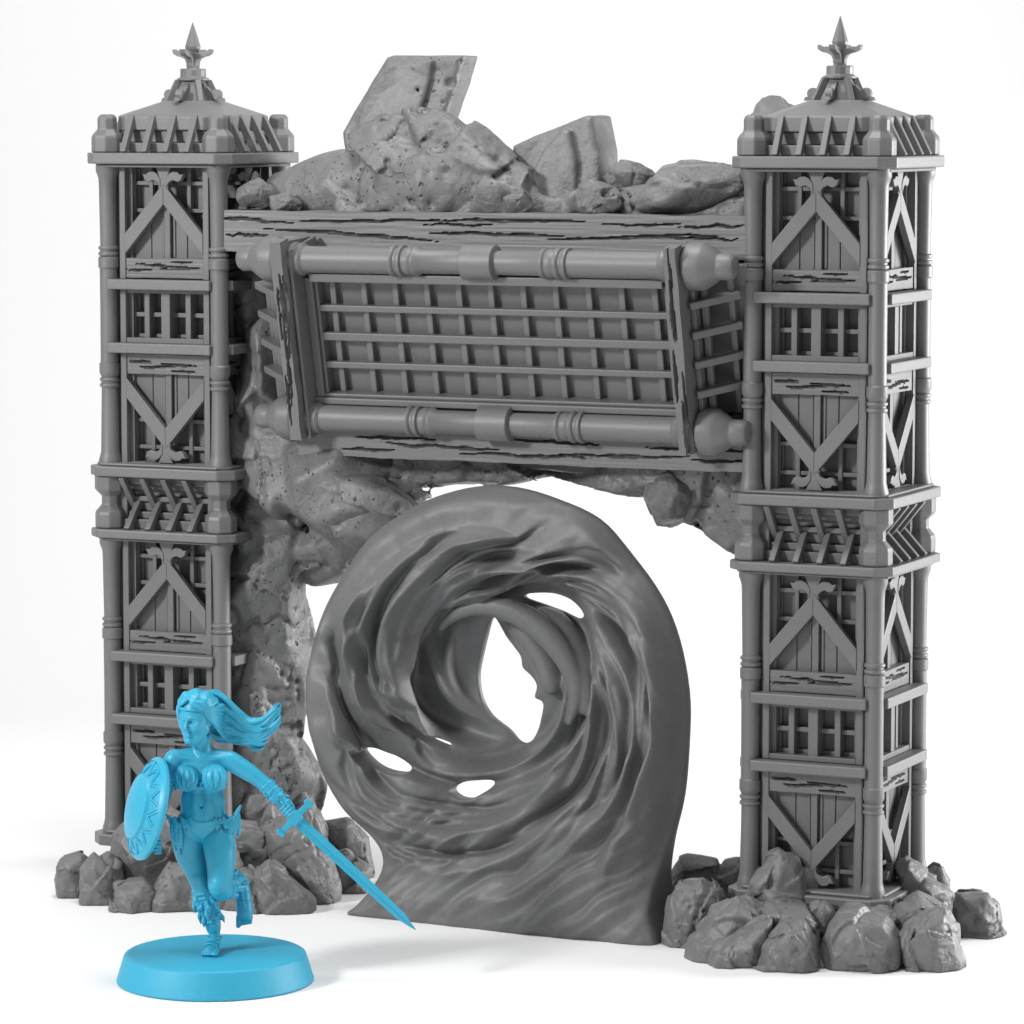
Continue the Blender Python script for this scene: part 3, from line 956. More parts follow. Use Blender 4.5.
# heap round the farther tower
for i, (ol, rg, gy, lab) in enumerate([
    ([(138, 478), (150, 430), (200, 365), (265, 342), (310, 372), (318, 410), (300, 450), (230, 490), (160, 487)], [(240, 390), (200, 440)], 963, 'wedge shaped boulder at the front of the heap nearest the vortex'),
    ([(195, 490), (215, 450), (300, 396), (345, 392), (340, 440), (325, 505), (250, 502)], [(300, 440)], 969, 'low sloping boulder second along the front of the heap from the vortex'),
    ([(322, 495), (335, 450), (380, 395), (435, 400), (470, 440), (483, 485), (470, 512), (380, 515)], [(395, 430), (440, 470)], 973, 'blocky boulder at the middle of the front row below the tower plinth'),
    ([(498, 480), (510, 420), (545, 385), (590, 375), (660, 380), (690, 430), (695, 500), (650, 512), (560, 505)], [(560, 430), (640, 470)], 972, 'broad boulder at the front of the heap under the plinth corner'),
    ([(705, 495), (700, 450), (720, 400), (760, 370), (810, 375), (840, 420), (870, 490), (860, 500), (780, 512), (725, 508)], [(760, 420), (800, 470)], 972, 'big flat-faced boulder at the outer front corner of the heap'),
    ([(75, 410), (85, 330), (110, 290), (170, 275), (205, 300), (235, 350), (215, 380), (150, 450), (110, 440)], [(150, 320), (130, 390)], 949, 'tall boulder facing the vortex at the inner end of the heap'),
    ([(64, 350), (75, 290), (105, 235), (130, 220), (205, 225), (215, 260), (225, 330), (120, 330)], [(140, 260)], 926, 'large boulder set back beside the foot of the vortex'),
    ([(208, 250), (225, 225), (265, 222), (290, 240), (290, 310), (235, 320), (210, 300)], [(245, 260)], 930, 'small boulder between the set back boulder and the inner tower column'),
    ([(292, 330), (300, 290), (345, 215), (375, 200), (415, 235), (410, 270), (440, 330), (430, 350), (370, 365), (310, 350)], [(370, 260), (350, 320)], 950, 'tall leaning boulder covering the foot of the braced tower front'),
    ([(400, 270), (440, 225), (455, 218), (480, 260), (507, 280), (500, 295), (470, 335), (430, 310)], [(455, 265)], 946, 'sharp wedge boulder leaning on the tower plinth beside the tall boulder'),
    ([(455, 345), (490, 338), (532, 380), (515, 405), (485, 412), (455, 380)], [(490, 370)], 957, 'small stone under the plinth edge beside the sharp wedge boulder'),
    ([(315, 390), (330, 360), (380, 352), (450, 360), (475, 400), (487, 450), (470, 480), (400, 440)], [(400, 385)], 962, 'craggy stone between the tall leaning boulder and the front row'),
    ([(220, 400), (235, 350), (290, 330), (330, 350), (340, 400), (320, 440), (250, 430)], [(280, 380)], 956, 'blocky stone in the second row beside the wedge shaped boulder'),
    ([(680, 250), (712, 232), (770, 268), (830, 320), (832, 360), (800, 370), (750, 345), (735, 310), (700, 285)], [(765, 300), (790, 335)], 944, 'slanting slab boulder leaning on the outer corner column foot'),
    ([(685, 400), (700, 350), (750, 335), (820, 365), (855, 420), (830, 450), (740, 440)], [(760, 380)], 960, 'blocky stone under the slanting slab in the outer half of the heap'),
    ([(500, 400), (560, 350), (640, 352), (700, 370), (705, 430), (600, 450), (510, 440)], [(600, 390)], 962, 'wide low rock under the plinth behind the front row of the heap'),
    ([(826, 395), (830, 340), (850, 310), (925, 318), (955, 345), (972, 395), (968, 412), (880, 420)], [(900, 350), (930, 390)], 938, 'low square boulder lying apart at the outer end of the heap'),
    ([(765, 250), (785, 232), (805, 238), (832, 285), (832, 330), (790, 310)], [(800, 270)], 922, 'small boulder behind the slanting slab at the outer end of the heap'),
]): measured_rock(ol, rg, gy, 300 + i, lab, pit=(i in (1, 5, 11)))

# heap behind the figurine
for i, (ol, rg, gy, lab) in enumerate([
    ([(38, 930), (42, 880), (70, 850), (120, 840), (145, 870), (118, 920), (110, 962), (60, 957)], [(85, 880)], 899, 'small rounded boulder at the far outer end of the heap behind the figurine'),
    ([(108, 965), (115, 890), (150, 850), (190, 880), (205, 920), (218, 962), (170, 982), (130, 977)], [(160, 900)], 906, 'squat boulder second from the outer end of the heap behind the figurine'),
    ([(186, 870), (200, 810), (240, 760), (300, 740), (365, 690), (400, 730), (395, 850), (370, 890), (290, 955), (240, 945), (200, 905)], [(270, 830), (330, 800)], 900, 'big boulder directly behind the round shield'),
    ([(198, 978), (215, 935), (290, 925), (330, 955), (328, 996), (240, 1000), (205, 988)], [(260, 960)], 913, 'low boulder at the very front of the heap under the shield'),
    ([(315, 990), (330, 935), (370, 880), (430, 870), (450, 930), (445, 1000), (350, 1004)], [(380, 940)], 913, 'boulder at the front of the heap behind the standing leg'),
    ([(420, 990), (430, 860), (470, 800), (540, 800), (570, 880), (560, 980), (500, 1000)], [(490, 880)], 910, 'tall boulder hidden mostly behind the running legs'),
    ([(640, 850), (640, 765), (700, 742), (780, 770), (822, 850), (842, 940), (790, 978), (700, 940)], [(720, 830), (770, 900)], 905, 'large pitted boulder at the inner end of the heap below the sword blade'),
    ([(545, 720), (590, 655), (655, 638), (690, 700), (700, 745), (620, 790), (560, 770)], [(620, 700)], 890, 'tall boulder leaning against the rock pillar beside the bent arm'),
    ([(690, 660), (735, 618), (775, 660), (815, 760), (800, 800), (740, 790), (700, 740)], [(745, 700)], 886, 'narrow boulder leaning against the rock pillar behind the sword guard'),
    ([(540, 800), (560, 755), (640, 765), (685, 840), (660, 900), (580, 890), (545, 860)], [(610, 820)], 902, 'boulder in the middle of the heap below the leaning boulders'),
    ([(590, 1004), (605, 900), (650, 875), (700, 910), (785, 975), (782, 1000), (700, 1012)], [(660, 940)], 915, 'sloping boulder at the front of the heap beside the raised foot'),
    ([(510, 995), (540, 890), (590, 880), (625, 905), (618, 965), (605, 1004)], [(570, 930)], 912, 'boulder at the front of the heap directly behind the raised foot'),
    ([(135, 930), (150, 870), (190, 840), (235, 870), (240, 940), (170, 955)], [(190, 890)], 903, 'boulder wedged behind the squat boulder at the outer tower foot'),
    ([(805, 780), (815, 755), (870, 748), (940, 788), (948, 860), (930, 885), (870, 850)], [(880, 800)], 880, 'dark jagged boulder between the rock heap and the foot of the vortex'),
    ([(800, 900), (830, 845), (870, 838), (935, 888), (905, 912), (830, 945)], [(860, 880)], 894, 'dark jagged boulder half hidden behind the sword blade'),
]): measured_rock(ol, rg, gy, 400 + i, lab, pit=(i in (2, 6, 7, 9)), o=(40, 560), k=.3516)

# ---- natural rock that carries the gate: pillar, back wall behind the gallery, rubble mound
def rock_mass():
    V = Vol((-3.5, -1.25, -0.02), (3.45, 1.5, 8.6), 0.029)
    def H(px, py, Y, rx, ry, rz, seed, rot=(0, 0, 0), k=.06, planes=14, p=20):
        V.hull(at(px, py, Y=Y), (rx, ry, rz), seed, planes, p, k, rotm(*rot) if any(rot) else None)
    # pillar
    H(258, 780, .1, .58, .62, .9, 101)
    H(262, 690, .05, .48, .50, 1.0, 102)
    H(258, 600, .0, .50, .50, .9, 103, (0, .1, 0))
    H(266, 520, .1, .48, .45, .75, 104, (0, -.15, 0))
    H(285, 455, .0, .52, .5, .62, 105)
    H(272, 380, .1, .45, .45, .75, 106)
    H(262, 310, .15, .38, .4, .7, 107)
    # wall behind the gallery
    for i, px in enumerate((330, 400, 470, 545, 620, 690)):
        H(px, 335, .25, .6, .45, 1.05, 120 + i)
    H(742, 345, .25, .42, .4, 1.05, 129)
    # mound of rubble on the beam: big facetted blocks through measured corners
    def blk(pts, k=.04, edge=.07):
        V.hullpts([at(px, py, Y=Y) for px, py, Y in pts], k, edge)
    blk([(398, 108, -.3), (442, 104, -.25), (482, 122, -.1), (400, 116, .3), (458, 122, .3), (530, 168, -.1), (535, 172, .4), (352, 130, -.1), (350, 135, .4), (346, 160, -.45),
         (372, 178, -.58), (455, 182, -.6), (505, 185, -.5), (500, 222, -.5), (400, 222, -.6), (345, 218, -.5), (540, 212, .3)])
    blk([(347, 140, -.2), (318, 150, -.25), (300, 158, .0), (290, 176, -.3), (262, 190, -.1), (268, 220, -.4), (345, 165, -.5), (392, 168, -.55), (398, 180, -.5), (320, 192, -.45), (330, 212, -.45), (380, 210, -.45), (340, 150, .5), (280, 190, .5)])
    blk([(330, 196, -.5), (362, 190, -.58), (420, 180, -.6), (445, 190, -.62), (470, 220, -.6), (325, 222, -.6), (400, 220, -.2), (440, 180, -.3)])
    blk([(470, 130, .1), (494, 140, .0), (524, 162, -.05), (540, 178, -.3), (512, 190, -.45), (560, 220, -.4), (500, 222, -.5), (470, 160, -.4), (480, 140, .5), (550, 190, .5)])
    blk([(505, 186, -.4), (575, 190, -.35), (582, 224, -.4), (500, 224, -.5), (510, 188, .35), (580, 190, .35), (540, 224, .4)])
    blk([(560, 196, -.35), (585, 186, -.2), (612, 190, -.1), (640, 206, -.1), (550, 222, -.4), (640, 222, -.3), (580, 190, .4), (640, 205, .4)])
    blk([(600, 198, -.2), (650, 188, -.2), (750, 186, -.25), (742, 216, -.35), (600, 216, -.35), (750, 186, .4), (600, 200, .4), (750, 224, -.3)])
    # arch underside
    H(362, 500, -.15, .72, .55, .5, 141, (0, .35, 0))
    H(335, 470, -.25, .5, .45, .42, 142)
    H(330, 545, .15, .5, .5, .35, 149, (0, -.3, 0))
    # broken underside of the arch
    def under(P, yf, yb, k=.03, e=.05):
        V.hullpts([at(px, py, Y=yf) for px, py in P] + [at(px + (yb - yf) * 43, py - (yb - yf) * 9, Y=yb) for px, py in P], k, e)
    under([(388, 412), (390, 496), (432, 494), (462, 484), (476, 412)], -.35, .35, .05)
    under([(440, 412), (446, 486), (486, 480), (512, 480), (535, 474), (540, 412)], -.3, .35, .05)
    under([(505, 412), (508, 472), (548, 474), (578, 481), (612, 486), (615, 412)], -.35, .35)
    under([(590, 412), (596, 484), (628, 490), (641, 496), (652, 470), (650, 412)], -.4, .35)
    under([(638, 415), (644, 500), (664, 526), (688, 533), (702, 500), (704, 415)], -.42, .3)
    under([(684, 415), (690, 530), (716, 546), (740, 556), (756, 552), (758, 415)], -.30, .45)
    x, y, z = V.ax[0][:, None, None], V.ax[1][None, :, None], V.ax[2][None, None, :]
    near = np.abs(V.d) < 0.16
    ii = np.argwhere(near)
    px, py, pz = [V.ax[a][ii[:, a]] for a in range(3)]
    n1 = fbm(px * 1.3, py * 1.3, pz * 1.3, 5)
    rough = np.clip(fbm(px * .9 + 20, py * .9, pz * .9, 2) * 4, 0, 1)
    n2 = fbm(px * 5.5 + 7, py * 5.5, pz * 5.5, 3)
    cr = np.abs(fbm(px * 1.1 + 40, py * 1.1, pz * 1.1, 4))
    fc = facet(np.stack([px, py, pz], 1).astype(np.float32), 9, 230, .17, (-3.4, -1, 0), (3.4, 1, 8.6))
    V.d[near] += np.clip(fc, -.065, .065) + 0.06 * n1 + 0.06 * n2 * rough + 0.05 * np.clip(1 - cr / 0.015, 0, 1)
    # round pits pressed into the bare faces
    rr = random.Random(4)
    spots = [(438, 142, 6), (447, 171, 6), (499, 158, 6), (370, 150, 3), (394, 147, 3), (428, 172, 3), (405, 182, 3), (462, 150, 3), (388, 168, 3), (346, 188, 3), (415, 120, 2.5), (474, 185, 3), (360, 172, 2.5),
             (300, 700, 5), (262, 672, 4), (282, 715, 4), (292, 640, 4), (300, 668, 3), (275, 690, 3), (266, 740, 4), (288, 752, 3), (250, 760, 3), (296, 610, 4), (285, 585, 3), (270, 640, 3), (303, 730, 3)]
    spots += [(rr.uniform(255, 305), rr.uniform(570, 790), rr.uniform(2.6, 4.2)) for i in range(26)] + [(rr.uniform(370, 520), rr.uniform(112, 205), rr.uniform(2.6, 4.0)) for i in range(16)]
    hits = [(V.hit(x_, y_), r_) for x_, y_, r_ in spots]
    for p_, r_ in hits:
        if p_ is not None: V.cone(p_ + np.array([0, -.45 * r_ / 102, 0]), p_ + np.array([0, -.3 * r_ / 102, 0]), r_ / 102, r_ / 102, .015, 's')
    v, q = main_pieces(*surface_nets(V.d, V.lo, V.h))
    me = fast_mesh('rock_mass', v, q)
    o = link('rock_mass', me, M_PIT)
    tag(o, 'pitted natural rock mass rising as a pillar beside the tower and heaped over the beam', 'rock')
rock_mass()

def perched(px, py, Y, rad, seed, label, rot=(0, 0, 0), mat=None, planes=14, p=22, pits=0, group='loose rocks on and under the beams', rough=.035):
    return boulder(at(px, py, Y=Y), rad, seed, rot, planes, p, rough, 5, mat or M_ROCK, label, 'rock', group, 'boulder', pits, floor=False, blocks=0)
G2 = 'loose rocks on and under the beams'

def slab(outline, Y, thick, label, lean=0.0, seed=0, mat=None, step=None, pits=()):
    """broken stone slab with worn edges, built from its measured outline"""
    P = [at(px, py, Y=Y) for px, py in outline]
    xs = [p[0] for p in P]; zs = [p[2] for p in P]
    xm, zm = sum(xs) / len(xs), min(zs)
    V = Vol((min(xs) - xm - .15, -thick - .25, -.1), (max(xs) - xm + .15, thick + .25, max(zs) - zm + .15), 0.017)
    X = V.ax[0][:, None]; Z = V.ax[2][None, :]
    pd = poly_sdf([(p[0] - xm, p[2] - zm) for p in P], X + 0 * Z, Z + 0 * X)[:, None, :]
    y = V.ax[1][None, :, None]
    zz = V.ax[2][None, None, :]; xx = V.ax[0][:, None, None]
    yy = y - lean * zz
    d = smax(pd + 0 * y, np.abs(yy) - thick, .07)
    if step is not None:
        sd = poly_sdf([(at(px, py, Y=Y)[0] - xm, at(px, py, Y=Y)[2] - zm) for px, py in step], X + 0 * Z, Z + 0 * X)[:, None, :]
        d2 = smax(sd + 0 * y, np.abs(yy + thick * .9) - thick * .45, .05)
        d = smin(d, d2, .03)
    d = d + .05 * fbm(xx * 2 + seed, y * 2, zz * 2, 4) + 0.0
    V.d[:] = d
    for px, py, r_ in pits:
        p = at(px, py, Y=Y - thick * 1.0) - np.array([xm, Y, zm])
        p[1] += lean * p[2]
        for k in range(60):
            q_ = np.round((p - V.lo) / V.h).astype(int)
            if (q_ >= 0).all() and (q_ < V.n).all() and V.d[tuple(q_)] < 0: break
            p[1] += .012
        V.cone(p + np.array([0, -.5 * r_ / 102, 0]), p + np.array([0, -.4 * r_ / 102, 0]), r_ / 102, r_ / 102, .012, 's')
    v, q = surface_nets(V.d, V.lo, V.h)
    o = link('stone_slab', fast_mesh('stone_slab', v, q), mat or M_PIT, loc=(xm, Y, zm))
    tag(o, label, 'rock slab', G2)
    return o
slab([(354, 168), (348, 132), (362, 104), (390, 58), (396, 56), (467, 55), (461, 80), (450, 118), (446, 170)], .0, .20, 'pitted flat-topped slab standing up from the crest of the rubble mound', lean=.1, seed=3,
     step=[(362, 140), (374, 95), (394, 64), (426, 58), (439, 60), (438, 80), (428, 118), (420, 160)],
     pits=[(412, 70, 4), (417, 90, 4), (392, 92, 2.5), (446, 83, 6), (385, 82, 2), (402, 80, 2), (432, 70, 2), (455, 62, 2), (440, 103, 2), (424, 102, 2), (380, 98, 2), (448, 95, 2.4), (408, 96, 1.8), (398, 74, 1.8)])
slab([(522, 205), (520, 146), (545, 134), (592, 115), (598, 116), (606, 150), (609, 205)], .15, .26, 'pointed triangular slab standing on the beam beside the rubble mound', lean=.12, seed=9, mat=M_ROCK,
     step=[(540, 205), (542, 178), (555, 148), (572, 128), (580, 130), (588, 160), (590, 205)])
perched(692, 191, -.1, (.60, .5, .28), 61, 'flat broad block lying on the beam beside the farther tower roof', (0, -.1, .2), planes=12, p=34)
perched(792, 150, .75, (.52, .5, .50), 62, 'rounded rock behind the spired roof of the farther tower', (0, 0, 0))
perched(632, 180, .05, (.24, .25, .17), 63, 'small block wedged beside the flat broad block on the beam', (0, .2, 0))
perched(598, 200, -.42, (.24, .2, .17), 64, 'small pale faceted stone on the beam below the pointed slab', (0, .1, 0))
perched(516, 206, -.5, (.13, .12, .12), 65, 'tiny round stone on the beam at the foot of the rubble mound')
perched(256, 194, -.45, (.17, .17, .16), 66, 'small cubic stone on the beam end beside the nearer tower column', (0, .3, .3), planes=8, p=34)
perched(284, 204, -.5, (.17, .15, .11), 67, 'small flat stone at the foot of the mound next to the cubic stone')
perched(368, 508, -.42, (.60, .42, .36), 70, 'smooth pitted boulder hanging under the beam at the pillar side of the arch', (0, .38, .1), mat=M_PIT, planes=10, p=16, pits=25)
perched(330, 486, -.45, (.40, .3, .24), 71, 'angular boulder tucked under the beam end above the pitted boulder', (0, .3, 0))
perched(668, 498, -.34, (.24, .3, .27), 77, 'faceted block hanging under the beam end beside the tower', (0, -.2, .2), planes=11, p=30)
# ------------------------------------------------------------------ the swirling vortex
def vortex():
    h = 1.45
    Yp = -.72
    OUT0 = [(366, 912), (372, 902), (384, 886), (392, 862), (380, 842), (345, 812), (322, 772), (310, 728), (307, 690), (312, 650), (325, 610), (345, 572),
           (372, 538), (405, 511), (440, 494), (480, 485), (520, 487), (560, 499), (600, 522), (632, 555), (660, 598), (678, 640), (688, 690), (689, 735),
           (684, 790), (674, 832), (664, 872), (663, 905), (668, 937), (600, 938), (540, 933), (480, 925), (420, 918)]
    rj = random.Random(3)
    OUT = [(x + rj.uniform(-1.5, 1.5), y + rj.uniform(-1.5, 1.5)) for x, y in OUT0]
    HOLE = [(494, 621), (498, 629), (503, 641), (511, 652), (517, 661), (519, 672), (528, 681), (533, 690), (531, 702), (539, 707), (538, 718), (533, 733), (525, 745), (517, 744), (507, 733), (490, 719), (480, 702), (477, 680), (481, 658), (487, 638)]
    SL = [[(368, 748), (382, 750), (402, 759), (413, 769), (406, 771), (392, 768), (378, 760)],
          [(455, 789), (468, 783), (490, 782), (489, 788), (474, 797), (462, 796)],
          [(520, 598), (545, 597), (566, 603), (578, 614), (572, 619), (556, 612), (540, 606)],
          [(404, 712), (413, 720), (428, 733), (446, 744), (446, 747), (430, 739), (413, 725)]]
    cx, cy = 505.0, 690.0
    fl = lambda P: [(x - cx, cy - y) for x, y in P]
    HOLE = [(x - 10, y) for x, y in HOLE]
    V = Vol((-208, -256, -78), (196, 214, 92), h)      # axes: U (right), Vup, F (towards the viewer)
    U = V.ax[0][:, None]; W = V.ax[1][None, :]
    U2 = (U + 0 * W).astype(np.float32); W2 = (W + 0 * U).astype(np.float32)
    P = poly_sdf(crv(fl(OUT), 4), U2, W2)
    Hh = poly_sdf(crv(fl(HOLE), 4), U2, W2)
    Hs = np.full(U2.shape, 1e3, np.float32)
    for s in SL:
        Hs = np.minimum(Hs, poly_sdf(crv(fl(s), 4), U2, W2))
    hole = np.minimum(Hh, Hs)
    hsoft = Hh
    for s in SL:
        hsoft = smin(hsoft, poly_sdf(crv(fl(s), 4), U2, W2), 34)
    r = np.sqrt(U2 ** 2 + (W2 * .95) ** 2) + 1e-3
    th = np.arctan2(W2, U2)
    e = np.clip(-P, 0, None)
    rho = r / 190.0
    py = cy - W2
    # smooth dish with a funnel towards the eye of the swirl
    mid = 20 * smoothstep(.40, .86, rho) - 12 - 20 * (1 - smoothstep(.22, .55, rho))
    half = 6 + 17 * (1 - np.exp(-e / 24.0)) * (0.45 + .55 * smoothstep(.3, .9, rho))
    base = smoothstep(800, 935, py)
    half = half + base ** 1.6 * 36
    # spiral folds
    warp = 2.2 * fbm(U2 / 120 + 5, W2 / 120, 0 * U2, 2) + .5 * fbm(U2 / 45 + 9, W2 / 45, 0 * U2, 2)
    b_ = .30 + .0 * rho
    lower = smoothstep(0, 150, -W2)
    phi = th + np.log(rho) / b_ * (1 - .45 * lower) + warp * .35
    def fold(x, sharp=.82):
        t = x - np.floor(x)
        return np.where(t < sharp, smoothstep(0, sharp, t), 1 - smoothstep(sharp, 1, t)) - .5
    amp = .55 + 1.4 * np.clip(fbm(U2 / 70 + 15, W2 / 70, 0 * U2, 2) + .25, 0, 1)
    inner = smoothstep(1.05, .45, rho)
    f = 0
    f = f + (12 + 8 * inner) * fold(phi * 4 / (2 * PI) + .30)
    f = f + 10.5 * amp * fold(phi * 9 / (2 * PI) + .2 + .3 * warp)
    f = f + 2.0 * amp * fold(phi * 19 / (2 * PI) + 1.1 * warp + .1)
    f = f + .5 * fold(phi * 37 / (2 * PI) + 1.7 * warp)
    # bold blades: sharp towards the eye, sloping away outwards (measured on the photo)
    def blade(pts, A, win, wout, taper=(0.22, 0.22), under=0.0):
        A *= 1.55; under *= 1.5; wout *= 1.25; win *= 1.5
        q = spline([((300 + x * .459 - cx, cy - (470 + y * .459), 0), 1.0) for x, y in pts], 6)
        Q = np.array([p[:2] for p, _ in q], np.float32)
        best = np.full(U2.shape, 1e9, np.float32); sd = np.zeros(U2.shape, np.float32); par = np.zeros(U2.shape, np.float32)
        n = len(Q) - 1
        for i in range(n):
            a_, b2 = Q[i], Q[i + 1]; ee = b2 - a_
            wx, wy = U2 - a_[0], W2 - a_[1]
            t = np.clip((wx * ee[0] + wy * ee[1]) / (ee @ ee + 1e-9), 0, 1)
            dx, dy = wx - ee[0] * t, wy - ee[1] * t
            d2 = dx * dx + dy * dy
            m_ = d2 < best
            best = np.where(m_, d2, best)
            crs = ee[0] * wy - ee[1] * wx
            sd = np.where(m_, np.sign(crs), sd); par = np.where(m_, (i + t) / n, par)
        dist = np.sqrt(best)
        a_mid = Q[len(Q) // 2]
        k = len(Q) // 2
        e_ = Q[k + 1] - Q[k]; to_c = -Q[k]
        sgn_in = np.sign(e_[0] * to_c[1] - e_[1] * to_c[0])
        inside = (sd * sgn_in) > 0
        tp = smoothstep(0, taper[0], par) * smoothstep(1, 1 - taper[1], par)
        hgt = np.where(inside, np.exp(-(dist / win) ** 2), np.exp(-dist / wout))
        und = np.where(inside, np.exp(-((dist - 2.2 * win) / (2.0 * win)) ** 2), 0) * under
        return (A * hgt - und) * tp
    f = f * smoothstep(.40, .62, rho) * .42
    # long lens shaped strokes lying in the flow
    rs = random.Random(21)
    def stroke(r0, t0, span, A, wi, wo, b=.26):
        n = 14; q = []
        for i in range(n + 1):
            t = t0 + span * i / n
            rr_ = r0 * math.exp(-b * span * i / n)
            q.append((rr_ * math.cos(t), rr_ * math.sin(t)))
        Q = np.array(q, np.float32)
        m_ = 3.2 * wo + 6
        i0, i1 = [int(np.clip((v_ - V.lo[0]) / h, 0, V.n[0])) for v_ in (Q[:, 0].min() - m_, Q[:, 0].max() + m_)]
        j0, j1 = [int(np.clip((v_ - V.lo[1]) / h, 0, V.n[1])) for v_ in (Q[:, 1].min() - m_, Q[:, 1].max() + m_)]
        if i1 - i0 < 3 or j1 - j0 < 3: return
        X, Y = U2[i0:i1, j0:j1], W2[i0:i1, j0:j1]
        best = np.full(X.shape, 1e9, np.float32); par = np.zeros(X.shape, np.float32)
        for i in range(n):
            a_, e_ = Q[i], Q[i + 1] - Q[i]
            t = np.clip(((X - a_[0]) * e_[0] + (Y - a_[1]) * e_[1]) / (e_ @ e_), 0, 1)
            d2 = (X - a_[0] - t * e_[0]) ** 2 + (Y - a_[1] - t * e_[1]) ** 2
            k_ = d2 < best; best = np.where(k_, d2, best); par = np.where(k_, (i + t) / n, par)
        dist = np.sqrt(best)
        rc = r0 * np.exp(-b * span * par)
        ins = np.sqrt(X ** 2 + Y ** 2) < rc
        tp = np.clip(np.sin(np.clip(par, 0, 1) * PI), 0, 1) ** .8
        hg = np.where(ins, np.exp(-(dist / wi) ** 2), np.exp(-dist / wo)) - np.where(ins, .75 * np.exp(-((dist - 2 * wi) / (1.4 * wi)) ** 2), 0)
        f[i0:i1, j0:j1] += A * hg * tp
    f = np.array(f, np.float32)
    for i in range(120):
        t0 = rs.uniform(-.9, 4.3); r0 = 190 * rs.uniform(.58, 1.0)
        stroke(r0, t0, rs.uniform(.45, 1.1), rs.uniform(2.5, 7.0), rs.uniform(1.8, 3.2), rs.uniform(5, 13), rs.uniform(.2, .34))
    for i in range(46):
        stroke(190 * rs.uniform(.84, 1.06), rs.uniform(-1.0, 4.0), rs.uniform(.35, .8), rs.uniform(5, 9.5), rs.uniform(2.4, 4), rs.uniform(6, 13), rs.uniform(.12, .26))
    for i in range(26):
        t0 = rs.uniform(-1.2, 1.0); r0 = 190 * rs.uniform(.5, .9)
        stroke(r0, t0, rs.uniform(.7, 1.3), rs.uniform(4, 8), rs.uniform(2, 3.4), rs.uniform(6, 13), rs.uniform(.22, .34))
    def groove(pts, depth, w):
        Q = np.array([p[:2] for p, _ in spline([((300 + x * .459 - cx, cy - (470 + y * .459), 0), 1.0) for x, y in pts], 5)], np.float32)
        best = np.full(U2.shape, 1e9, np.float32); par = np.zeros(U2.shape, np.float32); n = len(Q) - 1
        for i in range(n):
            a_, e_ = Q[i], Q[i + 1] - Q[i]
            t = np.clip(((U2 - a_[0]) * e_[0] + (W2 - a_[1]) * e_[1]) / (e_ @ e_ + 1e-9), 0, 1)
            d2 = (U2 - a_[0] - t * e_[0]) ** 2 + (W2 - a_[1] - t * e_[1]) ** 2
            k_ = d2 < best; best = np.where(k_, d2, best); par = np.where(k_, (i + t) / n, par)
        return -depth * np.exp(-best / w ** 2) * (.3 + .7 * np.sin(par * PI))
    f = f + blade([(335, 300), (305, 370), (303, 440), (330, 500), (385, 545), (440, 568)], 5, 3, 9, under=3)
    f = f + blade([(262, 310), (256, 380), (272, 450), (310, 510), (370, 545), (430, 540)], 6, 4, 12, under=2)
    f = f + blade([(500, 226), (460, 216), (400, 222), (330, 248), (265, 300), (218, 370), (204, 440), (216, 500), (255, 556), (325, 600), (400, 612), (470, 588)], 19, 5, 26, under=12)
    f = f + blade([(660, 330), (600, 225), (520, 172), (440, 158), (370, 172), (300, 215), (245, 290), (212, 360), (196, 440), (204, 475)], 13, 4, 22, under=9, taper=(.2, .4))
    f = f + blade([(560, 120), (470, 100), (400, 112), (320, 158), (255, 225), (205, 300), (182, 370), (185, 440)], 12, 4, 30, under=7, taper=(.2, .4))
    f = f + blade([(480, 60), (390, 62), (320, 88), (250, 150), (190, 215), (150, 300), (125, 390)], 12, 4, 24, under=4)
    f = f + blade([(105, 415), (150, 455), (200, 482), (235, 560), (300, 620), (380, 650), (430, 655)], 7, 4, 18, under=4, taper=(.4, .3))
    f = f + blade([(60, 520), (110, 590), (170, 640), (250, 668), (340, 690)], 10, 4, 22, under=4)
    f = f + blade([(590, 330), (640, 400), (652, 480), (635, 560), (595, 620), (530, 668), (450, 695)], 14, 4, 16, under=8)
    f = f + blade([(555, 430), (575, 500), (560, 560), (520, 610), (450, 650), (370, 662), (300, 650)], 16, 5, 14, under=8)
    f = f + blade([(650, 350), (700, 440), (712, 540), (690, 620), (640, 700), (560, 760), (470, 790)], 11, 4, 20, under=6)
    f = f + blade([(690, 240), (750, 340), (778, 450), (776, 560), (745, 660), (690, 745), (620, 800)], 15, 5, 22, under=6)
    f = f + blade([(730, 240), (800, 380), (818, 520), (800, 640), (760, 740), (715, 830), (690, 900)], 14, 5, 24, under=5)
    f = f + blade([(640, 150), (560, 118), (470, 110), (390, 130)], 9, 4, 16, under=3)
    f = f + blade([(810, 330), (835, 460), (825, 580), (790, 690), (760, 800)], 9, 5, 16, under=3)
    f = f + blade([(60, 330), (50, 430), (70, 520), (120, 590)], 8, 5, 22, under=2)
    f = f + blade([(120, 200), (80, 280), (62, 360)], 7, 5, 18, under=2)
    f = f + blade([(600, 80), (680, 150), (740, 230)], 11, 4, 18, under=4)
    f = f + blade([(300, 800), (420, 770), (520, 720), (600, 640)], 7, 4, 16, under=4)
    f = f + blade([(300, 870), (430, 850), (560, 780), (650, 690)], 8, 4, 18, under=5)
    f = f + blade([(420, 930), (520, 890), (620, 810), (700, 700)], 8, 4, 20, under=5)
    f = f * smoothstep(0, 17, e) * smoothstep(.16, .30, rho)
    # long grooves draining into the foot
    sa_ = .15 + 1.7 * np.clip(fbm(U2 / 60 + 33, W2 / 60, 0 * U2, 2) + .2, 0, 1)
    g = (fold((-U2 * .52 + W2 * .85) / 33 + 1.6 * warp) * 9 + fold((-U2 * .45 + W2 * .89) / 15 + 2 * warp + .4) * 4.0) * sa_
